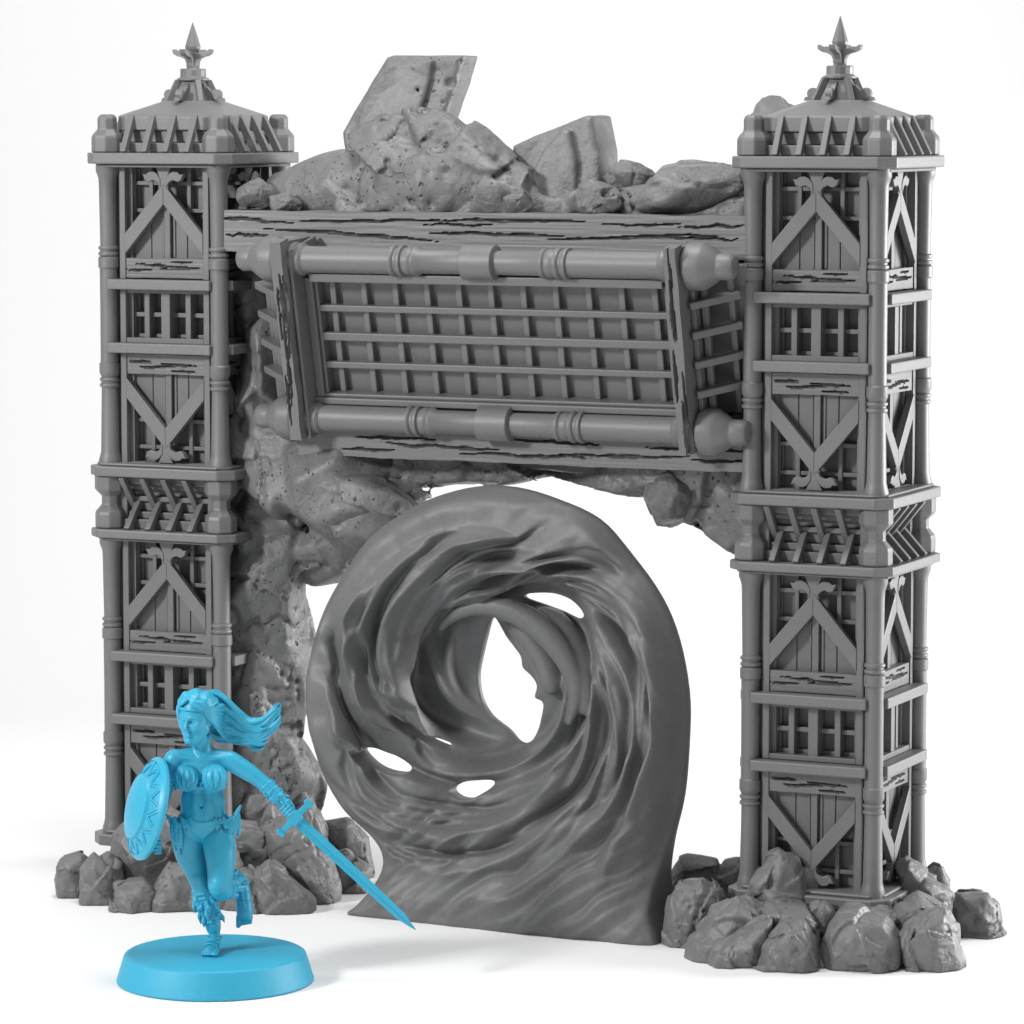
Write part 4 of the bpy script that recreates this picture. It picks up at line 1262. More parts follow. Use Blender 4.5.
    f = f * (1 - .5 * base) + g * smoothstep(770, 850, py) * smoothstep(0, 20, e)
    gm = np.clip(-(groove([(262, 372), (288, 335), (330, 296), (385, 262), (412, 252)], 1, 20) + groove([(436, 258), (520, 272), (590, 325), (632, 400), (640, 460)], 1, 15)), 0, 1)
    f = f * (1 - .85 * gm) - 15 * gm
    for _ in range(2):                                   # take the stair steps off the crests
        f = (f + np.roll(f, 1, 0) + np.roll(f, -1, 0) + np.roll(f, 1, 1) + np.roll(f, -1, 1)) / 5
    # thin lips round the openings
    thin = .22 + .78 * smoothstep(-8, 36, hsoft)
    front = mid + half * thin + f * (.5 + .5 * thin)
    back = mid - half * thin * 1.05 + .6 * f * thin
    F = V.ax[2][None, None, :]
    # crests lean over towards the eye: the relief is read further out the higher one goes
    d = np.empty(V.d.shape, np.float32)
    ux, uy = U2 / r, W2 / r
    lean = .6 * smoothstep(-.1, .6, np.cos(th - 2.5)) * smoothstep(.25, .45, rho) * smoothstep(1.0, .8, rho) * (1 - smoothstep(735, 800, py))
    NX, NY = U2.shape
    for k, Fk in enumerate(V.ax[2]):
        sft = np.clip(lean * (Fk - mid), -14, 22)
        gi = np.clip((U2 + ux * sft - V.lo[0]) / h, 0, NX - 1.001); gj = np.clip((W2 + uy * sft - V.lo[1]) / h, 0, NY - 1.001)
        i0 = gi.astype(np.int32); j0 = gj.astype(np.int32); a_ = gi - i0; b2_ = gj - j0
        fr = (front[i0, j0] * (1 - a_) + front[i0 + 1, j0] * a_) * (1 - b2_) + (front[i0, j0 + 1] * (1 - a_) + front[i0 + 1, j0 + 1] * a_) * b2_
        d[:, :, k] = smax((Fk - fr) * .7, (back - Fk) * .8, 2.5)
    d = smax(d, P[:, :, None] + 0 * F, 4.0)
    d = smax(d, -(hole[:, :, None] - .9) + 0 * F, 3.0)
    V.d[:] = d.astype(np.float32)
    def L(pts):
        return [((x - cx, cy - y, F_), rr) for x, y, F_, rr in pts]
    # claw arching over the eye
    V.chain(L([(446, 627, 14, 1.0), (457, 616, 16, 3.5), (472, 608, 16, 5.5), (492, 604, 16, 7.5), (512, 607, 15, 9), (534, 618, 12, 10), (553, 635, 10, 10), (568, 656, 8, 9), (577, 680, 4, 7.5), (577, 704, 5, 4.5), (570, 724, 4, 1.0)]), k=5, sub=5)
    V.chain(L([(540, 612, -4, 2), (552, 622, -5, 7), (568, 642, -5, 8), (582, 668, -3, 7), (588, 694, 0, 4), (586, 712, 2, 1)]), k=8, sub=5)
    V.cone((488 - cx, cy - 604, 4), (486 - cx, cy - 582, 2), 7, 9, 6)
    # ragged leaf behind the claw, right of the eye
    V.chain(L([(505, 622, -16, 6), (520, 640, -18, 9), (536, 662, -18, 10), (546, 688, -14, 9)]), k=7, sub=3)
    # keep the slits open
    s = np.minimum(Hs, Hh + 3.0)
    V.d[:] = smax(V.d, -(s[:, :, None] - .4) + 0 * F, 2.0)
    V.d[:, :, 0] = V.d[:, :, -1] = 5
    v, q = main_pieces(*surface_nets(V.d, V.lo, V.h))
    # plane of the vortex in the place
    O = at(cx, cy, Y=Yp)
    ku = (at(cx + 150, cy, Y=Yp)[0] - at(cx - 150, cy, Y=Yp)[0]) / 300
    kz = (at(cx, cy - 150, Y=Yp)[2] - at(cx, cy + 150, Y=Yp)[2]) / 300
    sh = (at(cx + 150, cy, Y=Yp)[2] - at(cx - 150, cy, Y=Yp)[2]) / 300
    vv = np.empty_like(v)
    vv[:, 0] = O[0] + v[:, 0] * ku
    vv[:, 1] = Yp - v[:, 2] * .0098
    vv[:, 2] = O[2] + v[:, 1] * kz + v[:, 0] * sh
    vv[:, 2] = np.maximum(vv[:, 2], 0.0)
    o = link('vortex', fast_mesh('vortex', vv, q), M_SWIRL)
    tag(o, 'tall grey swirling vortex with an open eye standing in the gateway', 'vortex')
    print('vortex', len(v), 'foot z', O[2] - 250 * kz)
vortex()
# ------------------------------------------------------------------ blue figurine on its round base
FC = at(215.3, 980.3, z=0.0)                # centre of the round base on the sheet
S = 1 / 109.3
def fig_xf(v):
    """figurine space (1 unit = 1/109, x right, y forward, z up from the top of the base) to its parent's space"""
    o = np.empty_like(v); o[:, 0] = v[:, 0] * S; o[:, 1] = -v[:, 1] * S; o[:, 2] = v[:, 2] * S
    return o
def J(px, py, d=0.0):
    py = py + 8.5 * min(1.0, max(0.0, (890.0 - py) / 45.0))
    return ((px - 214.5), d, (955 - py) / .982 + .18 * d)

def JA(px, py, d=0.0):
    return ((px - 214.5), d, (955 - py) / .982 + .18 * d)

BASE_H = .258
BR = .985
m = MB()
m.lathe([(r * BR, z) for r, z in [(.80, 0), (.885, 0), (.897, .008), (.9, .02), (.838, .221), (.828, .243), (.812, .254), (.79, BASE_H)]], 128)
base_o = m.build('display_base', M_BLUEB, smooth=30, loc=FC)
tag(base_o, 'round blue plinth disc under the running figurine', 'display base')

fig_root = empty('person', FC + np.array([0, 0, BASE_H]), (0, 0, CAM_ROT[2]))
tag(fig_root, 'blue running warrior woman in studded bikini and fur boots with long windblown hair', 'person')

def fmesh(name, vol, parent=None, mat=None):
    v, q = surface_nets(vol.d, vol.lo, vol.h)
    q = q[:, ::-1]                                  # y is mirrored by fig_xf
    me = fast_mesh(name, fig_xf(v), q)
    return link(name, me, mat or M_BLUE, parent)

HB = .62
LO, HI = (-66, -44, -2), (96, 40, 268)
B = Vol(LO, HI, HB)
P = lambda x, y, d, r: (J(x, y, d), r)
# torso
B.ell(J(203.5, 778, -1), (19.5, 12.5, 24), 3)
B.ell(J(203, 763, 0), (22, 11, 12), 6)
B.cone(J(203, 800, 0), J(203, 812, 0), 15, 17, 8)
B.ell(J(195, 800, 0), (13.5, 11.5, 18), 6); B.ell(J(212, 800, 0), (13.5, 11.5, 18), 6)
B.ell(J(203.5, 822, -1), (29, 15.5, 17), 7)
B.ell(J(203.5, 813, 6), (15, 9, 15), 6)
B.ell(J(190, 829, -8), (14, 13, 15), 6); B.ell(J(217, 829, -8), (14, 13, 15), 6)
B.cone(J(178, 757, 0), J(204, 752, 1), 8.0, 7, 5); B.cone(J(204, 752, 1), J(229, 758, 0), 7, 7.5, 5)
# clavicles, breasts, navel
B.cone(J(183, 756, 7), J(202, 758, 9), 1.6, 1.8, 3); B.cone(J(225, 757, 7), J(206, 758, 9), 1.6, 1.8, 3)
B.ell(J(188.5, 776.5, 10), (12.8, 11.5, 12.2), 3); B.ell(J(216.5, 776.5, 10), (12.8, 11.5, 12.2), 3)
B.cone(J(203.5, 804.5, 17), J(203.5, 806, 10), 1.0, .8, 2.5, 's')
B.cone(J(203.5, 789, 15), J(203.5, 801, 17), .7, .7, 3, 's')
for sx in (-1, 1):
    B.cone(J(203.5 + sx * 6.5, 790, 10.2), J(203.5 + sx * 6.5, 800, 13), 3.2, 3.4, 3)
    B.cone(J(203.5 + sx * 6, 805, 13.5), J(203.5 + sx * 4, 818, 14), 3.0, 2.6, 4)
    B.cone(J(203.5 + sx * 4, 787, 11), J(203.5 + sx * 16, 794, 4), 1.6, 2.2, 4)
# neck
B.chain([P(205, 757, -1, 8.5), P(204, 746, 0, 7.2), P(201, 738, 5, 7.4)], 4)
B.cone(J(197, 738, 8), J(203, 756, 9), 1.8, 1.6, 3); B.cone(J(211, 735, 3), J(206, 756, 9), 1.8, 1.6, 3)
# her sword arm
AL = [P(230, 759, 0, 8.6), P(240, 765, 1, 7.6), P(251, 772, 2, 7.0), P(262, 780, 3, 5.8), P(270, 787, 4, 6.0), P(279, 796, 5, 5.2), P(287, 804, 6, 4.0)]
B.chain(AL, 4, 3)
# her shield arm
AR = [P(176, 758, 0, 9.2), P(172, 770, -1, 8.4), P(167, 785, -2, 7.2), P(163, 799, -1, 6.0), P(160, 811, 4, 5.8), P(157, 823, 10, 5.0), P(156, 832, 13, 4.0)]
B.chain(AR, 4, 3)
# standing leg
LR = [P(188.5, 834, -5, 15.8), P(190, 850, -5, 14.2), P(195, 867, -3, 11.8), P(199.5, 882, 0, 10.0), P(203, 893, 0, 9.2), P(206, 903, -3, 9.4), P(210, 918, -4, 7.4), P(213, 932, -4, 5.6), P(214, 941, -4, 5.2)]
B.chain(LR, 1.6, 3)
B.cone(J(199, 881, 7), J(200, 886, 6), 4.5, 4, 4)
B.chain([P(214, 944, -7, 5.2), P(213, 948, 1, 5.0), P(211, 952, 10, 4.6), P(209.5, 954.5, 17, 3.4)], 3, 3)
for i in range(5):
    x = 204.0 + i * 3.0
    B.cone(J(x + 1.5, 954, 16 + (i > 2) * 0), J(x, 956.5, 21 + i * .5 + (2 if i == 4 else 0)), 2.1 + (.6 if i == 4 else 0), 1.7 + (.5 if i == 4 else 0), 1)
# bent leg
LL = [P(219, 836, 2, 16.4), P(221, 853, 9, 14.6), P(221.5, 872, 14, 12.6), P(220.5, 888, 17, 11.0), P(222, 894, 13, 10.0)]
B.chain(LL, 1.6, 3)
B.cone(J(219, 888, 24), J(220, 893, 22), 5, 4.5, 4)
B.chain([P(222, 893, 12, 9.6), P(227, 890, 0, 9.4), P(232, 886, -12, 8.0), P(236, 883, -22, 5.8), P(238, 884, -28, 5.4)], 4, 3)
B.chain([P(238, 884, -29, 6.0), P(240, 896, -25, 6.8), P(242, 911, -21, 7.4), P(243, 920, -18, 6.6)], 3, 3)
for i in range(5):
    x = 236.6 + i * 3.0
    B.cone(J(x + .2, 921, -17), J(x - .2, 928.5 + (1.2 if i == 0 else -.5 * i), -15), 2.0 + (.7 if i == 0 else 0), 1.7 + (.5 if i == 0 else 0), .8)

# head: own axes, turned towards the shield side
HC = np.array(J(198.5, 718, 7)); HS = 1.13
ya, pa, ra = math.radians(30), math.radians(-7), math.radians(4)
f = np.array([-math.sin(ya) * math.cos(pa), math.cos(ya) * math.cos(pa), math.sin(pa)])
up = np.array([0.05, 0.0, 1.0]); up -= f * (up @ f); up /= np.linalg.norm(up)
rt = np.cross(f, up)                # her left is +... (image right)
HR = np.stack([rt, f, up], 1)
def hp(a, b, c): return HC + HS * (HR @ np.array([a, b, c], float))
def hell(c, rad, k, mode='u'): B.ell(hp(*c), np.array(rad) * HS, k, HR, mode)
def hcone(a, b, r0, r1, k, mode='u'): B.cone(hp(*a), hp(*b), r0 * HS, r1 * HS, k, mode)
hell((0, -2.5, 5), (13.8, 16.5, 16), 2)                     # skull
hell((0, 4.0, -2), (11.6, 10.5, 14), 5)                     # face
hcone((0, 3, -12), (0, 9.5, -18.2), 8.0, 4.2, 5)            # jaw
for s in (-1, 1):
    hcone((s * 9, 1, -9), (s * 3.5, 8.5, -17.5), 4.2, 3.4, 4)
    hell((s * 6.4, 8.9, -5.0), (4.4, 4.2, 4.2), 5)          # cheeks
    hell((s * 5.2, 15.4, .4), (4.4, 5.0, 2.9), 1.3, 's')    # sockets
    hell((s * 5.2, 10.0, 0.2), (3.2, 2.6, 2.0), .4)         # eyes
    hcone((s * 2.2, 14.2, 3.6), (s * 8.4, 11.6, 4.2), 1.2, 1.0, 1.4)   # brows
    hcone((s * 2.4, 13.3, 1.5), (s * 8.2, 11.0, 1.3), .75, .7, .5)    # lids
    hcone((s * 2.8, 13.2, -1.7), (s * 7.6, 11.0, -1.3), .55, .5, .5)
    hell((s * 12.6, -2, -2), (1.8, 3.2, 4.4), 1)
hcone((0, 13.6, 2.2), (0, 16.8, -5.0), 1.4, 1.9, 1.6)       # nose
hell((0, 16.9, -5.8), (2.0, 1.8, 1.5), 1)
for s in (-1, 1): hell((s * 1.6, 14.6, -6.0), (1.1, 1.3, 1.0), 1.0)
hell((0, 13.5, -10.4), (3.4, 1.9, 1.0), 1.0)                 # lips
hell((0, 13.5, -12.5), (3.0, 2.0, 1.2), 1.0)
hcone((-3.0, 15.0, -11.4), (3.0, 15.0, -11.4), .35, .35, .5, 's')
hell((0, 12.4, -17.6), (3.4, 3.2, 2.8), 2.5)                # chin
BODY0 = B.d.copy()

# hands --------------------------------------------------------------
G0 = np.array(J(276, 797.5, 8)); G1 = np.array(J(293.5, 814.5, 9))    # sword grip
gx = (G1 - G0) / np.linalg.norm(G1 - G0)
view = np.array([0, 1.0, 0.0]); gy = view - gx * (view @ gx); gy /= np.linalg.norm(gy)
gz = np.cross(gx, gy)              # across the grip
if gz[2] < 0: gz = -gz
def gp(a, ang, r):
    return G0 + gx * a + (gy * math.cos(ang) + gz * math.sin(ang)) * r
# palm behind the grip, fingers closing over the front
B.chain([(J(286, 803, 5), 4.2), (gp(12, 2.4, 5.0), 4.4), (gp(16, 2.6, 5.0), 4.2), (gp(20, 2.8, 4.8), 3.6)], 3)
for i, (a, rr, reach) in enumerate(((10.2, 1.75, 3.9), (13.6, 1.95, 4.3), (17.2, 1.95, 4.2), (20.6, 1.85, 3.9))):
    ring_ = []
    for j in range(7):
        ang = 2.3 - reach * j / 6
        ring_.append((gp(a - j * .12, ang, 4.3), rr * (1 - .035 * j)))
    B.chain(ring_, .5)
    kn = gp(a - .1, 2.3 - reach * .30, 4.7); B.cone(kn, kn, rr * 1.1, rr * 1.1, .6)
B.chain([(gp(13, 2.9, 6.0), 2.6), (gp(19, 3.6, 5.6), 2.3), (gp(22.5, 4.4, 4.8), 2.0), (gp(23, 5.2, 4.4), 1.7)], 1.0)   # thumb
# shield hand: closed round the strap behind the shield
H0 = np.array(J(156.5, 835, 14))
B.chain([(J(156, 832, 13), 4.6), (tuple(H0 + np.array([.5, 2, -4])), 5.0), (tuple(H0 + np.array([1, 3, -8])), 4.4)], 2)
for i in range(4):
    o_ = H0 + np.array([0, 0, -2.2 - 3.4 * i])
    B.chain([(tuple(o_ + np.array([2, -2, 0])), 1.9), (tuple(o_ + np.array([6.0, 1.5, -.4])), 1.8), (tuple(o_ + np.array([6.4, 5.5, -.6])), 1.75), (tuple(o_ + np.array([2.8, 7.5, -.6])), 1.6)], .5)
B.chain([(tuple(H0 + np.array([1, 2, 1])), 2.4), (tuple(H0 + np.array([5, 5, 2.4])), 2.1), (tuple(H0 + np.array([5.5, 8.5, 1.2])), 1.8)], 1.0)
B.d[:, :, :] = np.maximum(B.d, (-.2 - B.ax[2])[None, None, :])
fmesh('body', B, fig_root)

# clothing grown from the body's own surface ---------------------------
def shell(name, base, lo, hi, fn, thick, h=.62, extra=None):
    s = B.sub(lo, hi); V = Vol.__new__(Vol)
    V.h = B.h; V.ax = [B.ax[i][s[i]] for i in range(3)]; V.lo = np.array([a[0] for a in V.ax], np.float32)
    d = base[s]; V.n = d.shape
    x, y, z = V.grid((slice(None),) * 3)
    reg = fn(x, y, z)
    V.d = smax(d - thick, reg + 0 * d, 1.0).astype(np.float32)
    V.d = np.maximum(V.d, -(d + 1.6))
    if extra: extra(V)
    V.d[0] = V.d[-1] = 9; V.d[:, 0] = V.d[:, -1] = 9; V.d[:, :, 0] = V.d[:, :, -1] = 9
    return fmesh(name, V, fig_root)
zz_ = lambda py, d=0: J(0, py, d)[2]
# bikini top with scrolled cups
cl, cr = np.array(J(188.5, 776.5, 14)), np.array(J(216.5, 776.5, 14))
def top_region(x, y, z):
    a = np.sqrt((x - cl[0]) ** 2 + ((z - cl[2]) * .95) ** 2) - 12.6
    b = np.sqrt((x - cr[0]) ** 2 + ((z - cr[2]) * .95) ** 2) - 12.6
    d = np.minimum(a, b)
    d = np.maximum(d, 4 - y)
    band = np.maximum(np.abs(z - zz_(785, 8)) - 2.0, -(y + 20))
    return np.minimum(d, band)
def top_extra(V):
    for c, s in ((cl, -1), (cr, 1)):
        cd = 11
        def on(a, r, ox=0, oz=0, lift=1.75):
            dx, dz = ox + r * math.cos(a), oz + r * math.sin(a)
            yy = math.sqrt(max(1 - (dx / 12.4) ** 2 - (dz / 12) ** 2, .02)) * 11.2
            return (c[0] + dx * 1.06, 10 + yy * 1.04 + lift, J(0, 776.5, 10)[2] + dz * 1.06)
        up_ = PI / 2
        V.chain([(on(PI * 2 * i / 20, 10.9), .9) for i in range(21)], .4)          # rolled edge
        for k in (-1.0, -.33, .33, 1.0):                                            # shell ribs fanning up from the foot of the cup
            pts = []
            for i in range(8):
                t = i / 7; zz = -8.6 + 17.6 * t; xx = k * 8.2 * math.sin(PI * (.12 + .62 * t))
                q = math.hypot(xx, zz); q2 = min(q, 10.2)
                pts.append((on(math.atan2(zz, xx), q2), .95 + .25 * math.sin(PI * t)))
            V.chain(pts, .4)
    V.cone(J(203, 781, 14), J(203, 785, 14), 1.6, 1.6, 1)
shell('bikini_top', BODY0, J(176, 792, 0)[:1] + (-30, zz_(795)), J(234, 760, 0)[:1] + (34, zz_(757)), top_region, 1.5, extra=top_extra)
# low belt, briefs and hanging straps
def brief_region(x, y, z):
    t = z - zz_(819, 6)
    side = np.abs(x - J(203.5, 0)[0])
    top_ = t - (2.0 + side * .16)
    low = -(t + 17 - side * .92)
    return np.maximum(top_, np.maximum(low, -(y + 30)))
def brief_extra(V):
    n = 26
    pts = []
    for i in range(n + 1):
        a = PI * i / n
        px_ = 203.5 - 32.0 * math.cos(a)
        pts.append((J(px_, 817.5 + 3.0 * math.sin(a) - (px_ - 203.5) * .05, 17.0 * math.sin(a) - 2), 2.3))
    V.chain(pts, .8)
    for px_, w in ((178, 3.2), (186, 2.7), (194, 2.5), (226, 2.6), (233, 3.4), (218, 2.4)):
        a = math.acos(max(-1, min(1, (203.5 - px_) / 32)))
        c = J(px_, 819, 17 * math.sin(a) - 1)
        V.cone((c[0] - 1.5, c[1], c[2] + 3), (c[0] + 1, c[1] + 1, c[2] - 4), w * .8, w, 1)
        V.cone((c[0], c[1] + 1, c[2] - 3), (c[0] + 1, c[1] + .5, c[2] - 10), 1.7, .5, .8)
    for px_, py_, L_, bend in ((174, 822, 26, 3), (178, 823, 30, 4), (182, 824, 22, 2), (235, 815, 18, -1), (238, 812, 22, 1), (231, 822, 15, -2)):
        a = math.acos(max(-1, min(1, (203.5 - px_) / 36)))
        d_ = 14 * math.sin(a)
        V.chain([(J(px_, py_, d_), 2.4), (J(px_ + bend * .4, py_ + L_ * .5, d_), 2.6), (J(px_ + bend, py_ + L_, d_ - 1), .7)], 1.2, 3)
    V.cone(J(236, 812, 3), J(241, 803, 4), 2.6, 1.2, 1); V.cone(J(172, 817, 3), J(168, 812, 3), 2.4, 1.2, 1)
shell('loincloth', BODY0, (J(160, 0)[0], -34, zz_(862)), (J(246, 0)[0], 36, zz_(798)), brief_region, 1.3, extra=brief_extra)

def strips(name, items, lo, hi, h=.55, k=.7):
    V = Vol(lo, hi, h)
    for it in items: V.chain(it[0], it[1] if len(it) > 1 else k, it[2] if len(it) > 2 else 0)
    V.d[0] = V.d[-1] = 9; V.d[:, 0] = V.d[:, -1] = 9; V.d[:, :, 0] = V.d[:, :, -1] = 9
    return fmesh(name, V, fig_root)
def ringpts(c, ax, R, r, n=12, sq=1.0, ph=0):
    c = np.array(c, float); ax = np.array(ax, float); ax /= np.linalg.norm(ax)
    u = np.cross(ax, [0, 1, .2]); u /= np.linalg.norm(u); w = np.cross(ax, u)
    return [(c + u * R * math.cos(2 * PI * i / n + ph) + w * R * sq * math.sin(2 * PI * i / n + ph), r) for i in range(n + 1)]
# bracer on the sword arm
a0, a1 = np.array(J(266, 783.5, 3.5)), np.array(J(284, 801, 5.6)); ax = a1 - a0
it = [([(a0, 6.6), (a0 + ax * .35, 6.7), (a0 + ax * .7, 6.0), (a1, 5.2)],)]
for t, R in ((0, 7.0), (.3, 7.0), (.62, 6.4), (1.0, 5.6)):
    it.append((ringpts(a0 + ax * t, ax, R, 1.25), .5))
rr = random.Random(2)
for i in range(12):
    a = rr.random() * 6.28; t = rr.random() * .9
    q = ringpts(a0 + ax * t, ax, 7.2, 1.5, 8, ph=a)[0][0]
    it.append(([(q, 1.5), (q + ax * .12 + (q - a0 - ax * t) * .25, .5)], .6))
strips('bracer', it, J(254, 0)[:1] + (-12, zz_(815)), J(298, 0)[:1] + (22, zz_(772)))
# arm ring on the shield arm
strips('arm_ring', [(ringpts(J(169.5, 777, -1.4), np.array(J(167, 785, -2)) - np.array(J(172, 770, -1)), 8.6, 1.3), .5),
                    (ringpts(J(168.3, 781, -1.6), np.array(J(167, 785, -2)) - np.array(J(172, 770, -1)), 8.2, 1.1), .5)],
       (J(154, 0)[0], -18, zz_(795)), (J(186, 0)[0], 16, zz_(764)))
# fur boot on the standing leg
def boot(name, path, seed, flaps, lo, hi, foot):
    it = [([(np.array(p), r + 1.4) for p, r in path], 1.5, 3)]
    dense = spline(path, 5); rr = random.Random(seed)
    n = len(dense)
    for i in range(0, n - 2, 3):
        c, r = dense[i]; c2 = dense[i + 2][0]
        it.append((ringpts(c, np.array(c2) - np.array(c), r + 1.9, 1.2), .5))
    for i in range(flaps):
        j = int(i / flaps * (n - 5)); c, r = dense[j]; c2 = np.array(dense[j + 2][0]); ax = c2 - np.array(c); ax /= np.linalg.norm(ax)
        a = rr.random() * 6.28; q = ringpts(c, ax, r + 1.6, 1, 8, ph=a)[0][0]; out = (q - np.array(c)) / np.linalg.norm(q - np.array(c))
        ln = rr.uniform(7, 15)
        it.append(([(q, 1.9), (q + ax * ln * .5 + out * 2.2, 2.1), (q + ax * ln + out * 3.0, .5)], .8))
    it += foot
    return strips(name, it, lo, hi)
ft = [(ringpts(J(212, 948.5, 4), (-.2, 1, -.25), 6.2, 1.2), .5), (ringpts(J(210.5, 951.5, 11), (-.2, 1, -.2), 5.8, 1.2), .5), (ringpts(J(213.5, 941, -4), (0, 0, 1), 6.6, 1.3), .5),
      ([(J(213, 944, 3), 1.3), (J(209.5, 953, 18), 1.3)], .5),
      ([(J(215, 955.6, -8), 2.2), (J(211, 957.5, 10), 2.6), (J(209, 959, 20), 2.2)], 1.5)]
boot('boot', LR[4:8], 3, 22, (J(184, 0)[0], -24, -1.0), (J(234, 0)[0], 30, zz_(872)), ft)
f2 = [(ringpts(J(240.5, 897, -24), (.1, .2, -1), 7.0, 1.2), .5), (ringpts(J(242, 906, -21), (.1, .2, -1), 7.0, 1.2), .5), (ringpts(J(238, 888, -27), (.2, .4, -1), 6.8, 1.2), .5),
      ([(J(239, 890, -18), 1.2), (J(243, 913, -13), 1.2)], .5)]
boot('boot', [(J(224, 892, 8), 9.6), (J(228, 889, -3), 9.2), (J(233, 885.5, -14), 7.6), (J(236.5, 883, -22), 6.0)], 7, 16, (J(208, 0)[0], -43, zz_(934)), (J(262, 0)[0], 26, zz_(868)), f2)
# headband
hb = []
for i in range(25):
    a = 2 * PI * i / 24
    hb.append((hp(13.6 * math.cos(a), -1.6 + 16.0 * math.sin(a), 9.6 + 1.4 * math.sin(a)), 1.4))
strips('headband', [(hb, .5)], tuple(HC - 26), tuple(HC + 26), .5)

# hair: locks combed back from the brow and streaming to the right ------
HV = Vol((-46, -38, zz_(792)), (86, 30, zz_(680)), .55)
HV.ell(hp(0, -4.5, 6.5), np.array((15.4, 16.8, 16.2)) * HS, 1, HR)
HV.d[:] = smax(HV.d, -(lambda x, y, z: ((np.sqrt(((x - hp(0, 14, -4)[0]) / 14.5) ** 2 + ((y - hp(0, 14, -4)[1]) / 13.5) ** 2 + ((z - hp(0, 14, -4)[2]) / 16) ** 2) - 1) * 12))(*HV.grid((slice(None),) * 3)), 2)
rr = random.Random(11)
ends = []
for i in range(58):
    t = i / 57
    ang = -1.5 + 3.0 * rr.random()                       # where it leaves the brow
    s0 = hp(12.0 * math.sin(ang), 9.0 * math.cos(ang) - 1, 12.6 + 2.2 * math.cos(ang))
    lat = (rr.random() - .5) * 2
    lowness = t
    e0 = np.array(JA(207 + 7 * rr.random(), 701 + 42 * lowness, -13 + 12 * lat))
    e1 = np.array(JA(224 + 7 * rr.random(), 709 + 40 * lowness, -14 + 12 * lat))
    e2 = np.array(JA(243 + 6 * rr.random(), 726 + 22 * lowness + 2 * lat, -12 + 10 * lat))
    e3 = np.array(JA(259 + 5 * rr.random(), 727 + 18 * lowness + 2 * lat, -10 + 8 * lat))
    ln = rr.random()
    e4 = np.array(JA(270 + 5 * ln, 719 + 20 * lowness, -8 + 6 * lat)); e5 = np.array(JA(276 + 5 * ln, 711 + 20 * lowness, -6 + 5 * lat))
    if i % 4 == 3: e3, e4, e5 = e2 + np.array([8, 0, -3 - 5 * t]), e2 + np.array([15, 1, -4 - 5 * t]), e2 + np.array([20, 2, -2 - 4 * t])
    r0 = 1.7 + 1.2 * rr.random()
    HV.chain([(s0, r0 * .9), (e0, r0 * 1.15), (e1, r0 * 1.2), (e2, r0 * 1.15), (e3, r0), (e4, r0 * .75), (e5, .4)], .35, 5)
for i in range(22):                                      # combed waves over the skull
    ang = -1.35 + 2.7 * i / 21
    pts = []
    for j in range(7):
        b = j / 6 * 2.1
        x = 15.6 * math.sin(ang) * (.62 + .38 * math.sin(b * .75 + .5)); y = 10.5 * math.cos(b) - 6; z = 6.5 + 16.2 * math.cos(ang * .85) * (.70 + .30 * math.sin(b + .3))
        pts.append((hp(x, y + 2 * math.cos(ang), z + .8 * math.sin(3 * b + i)), 2.0 + .5 * rr.random()))
    HV.chain(pts, .8, 3)
for k, x in enumerate((-11.6, -13.0, -14.2)):            # lock beside the cheek
    HV.chain([(hp(x * .5, 9 - k * 3, 17.5), 2.4), (hp(x * .98, 8.5 - k * 3.2, 10), 3.0), (hp(x * 1.06, 6 - k * 3, -1), 3.0), (hp(x * 1.0, 3 - k * 3.4, -11), 2.8), (hp(x * .95, 1 - k * 3.5, -20 - 2 * k), 2.0), (hp(x * 1.05, 0 - k * 3, -26 - 2 * k), .6)], .8, 5)
for s in (-1, 1):                                        # fringe parted over the headband
    for k in range(7):
        t = k / 6
        HV.chain([(hp(s * .8, 9.5 - 7 * t, 19.5 + 1.8 * t), 1.5), (hp(s * (4.6 + .5 * t), 11.6 - 7 * t, 16.2 + 2.6 * t), 2.0), (hp(s * (9.4 + 1.2 * t), 9.4 - 6.5 * t, 12.6 + 2 * t), 2.1), (hp(s * (13.4 + .8 * t), 3.5 - 4 * t, 8.5), 1.9), (hp(s * 15.2, -2 - 3 * t, 3), 1.2)], .5, 5)
for k in range(8):                                       # hair swept back from the temple over the ear
    t = k / 7
    HV.chain([(hp(5.5 + 4.5 * t, 10.5 - 3.6 * t, 18.0 - 3 * t), 1.3), (hp(11.6 + 2.4 * t, 6.2 - 3.6 * t, 15.5 - 12 * t), 1.7), (hp(15.4 + .6 * t, -2 - 2 * t, 10 - 15 * t), 1.8),
              (JA(226 + 2 * t, 714 + 33 * t, -5 - 4 * t), 2.2), (JA(241 + 3 * t, 726 + 25 * t, -5), 2.0), (JA(257 + 3 * t, 729 + 20 * t, -4), 1.5), (JA(267 + 3 * t, 724 + 19 * t, -3), .5)], .4, 5)
HV.d[0] = HV.d[-1] = 9; HV.d[:, 0] = HV.d[:, -1] = 9; HV.d[:, :, 0] = HV.d[:, :, -1] = 9
fmesh('hair', HV, fig_root)

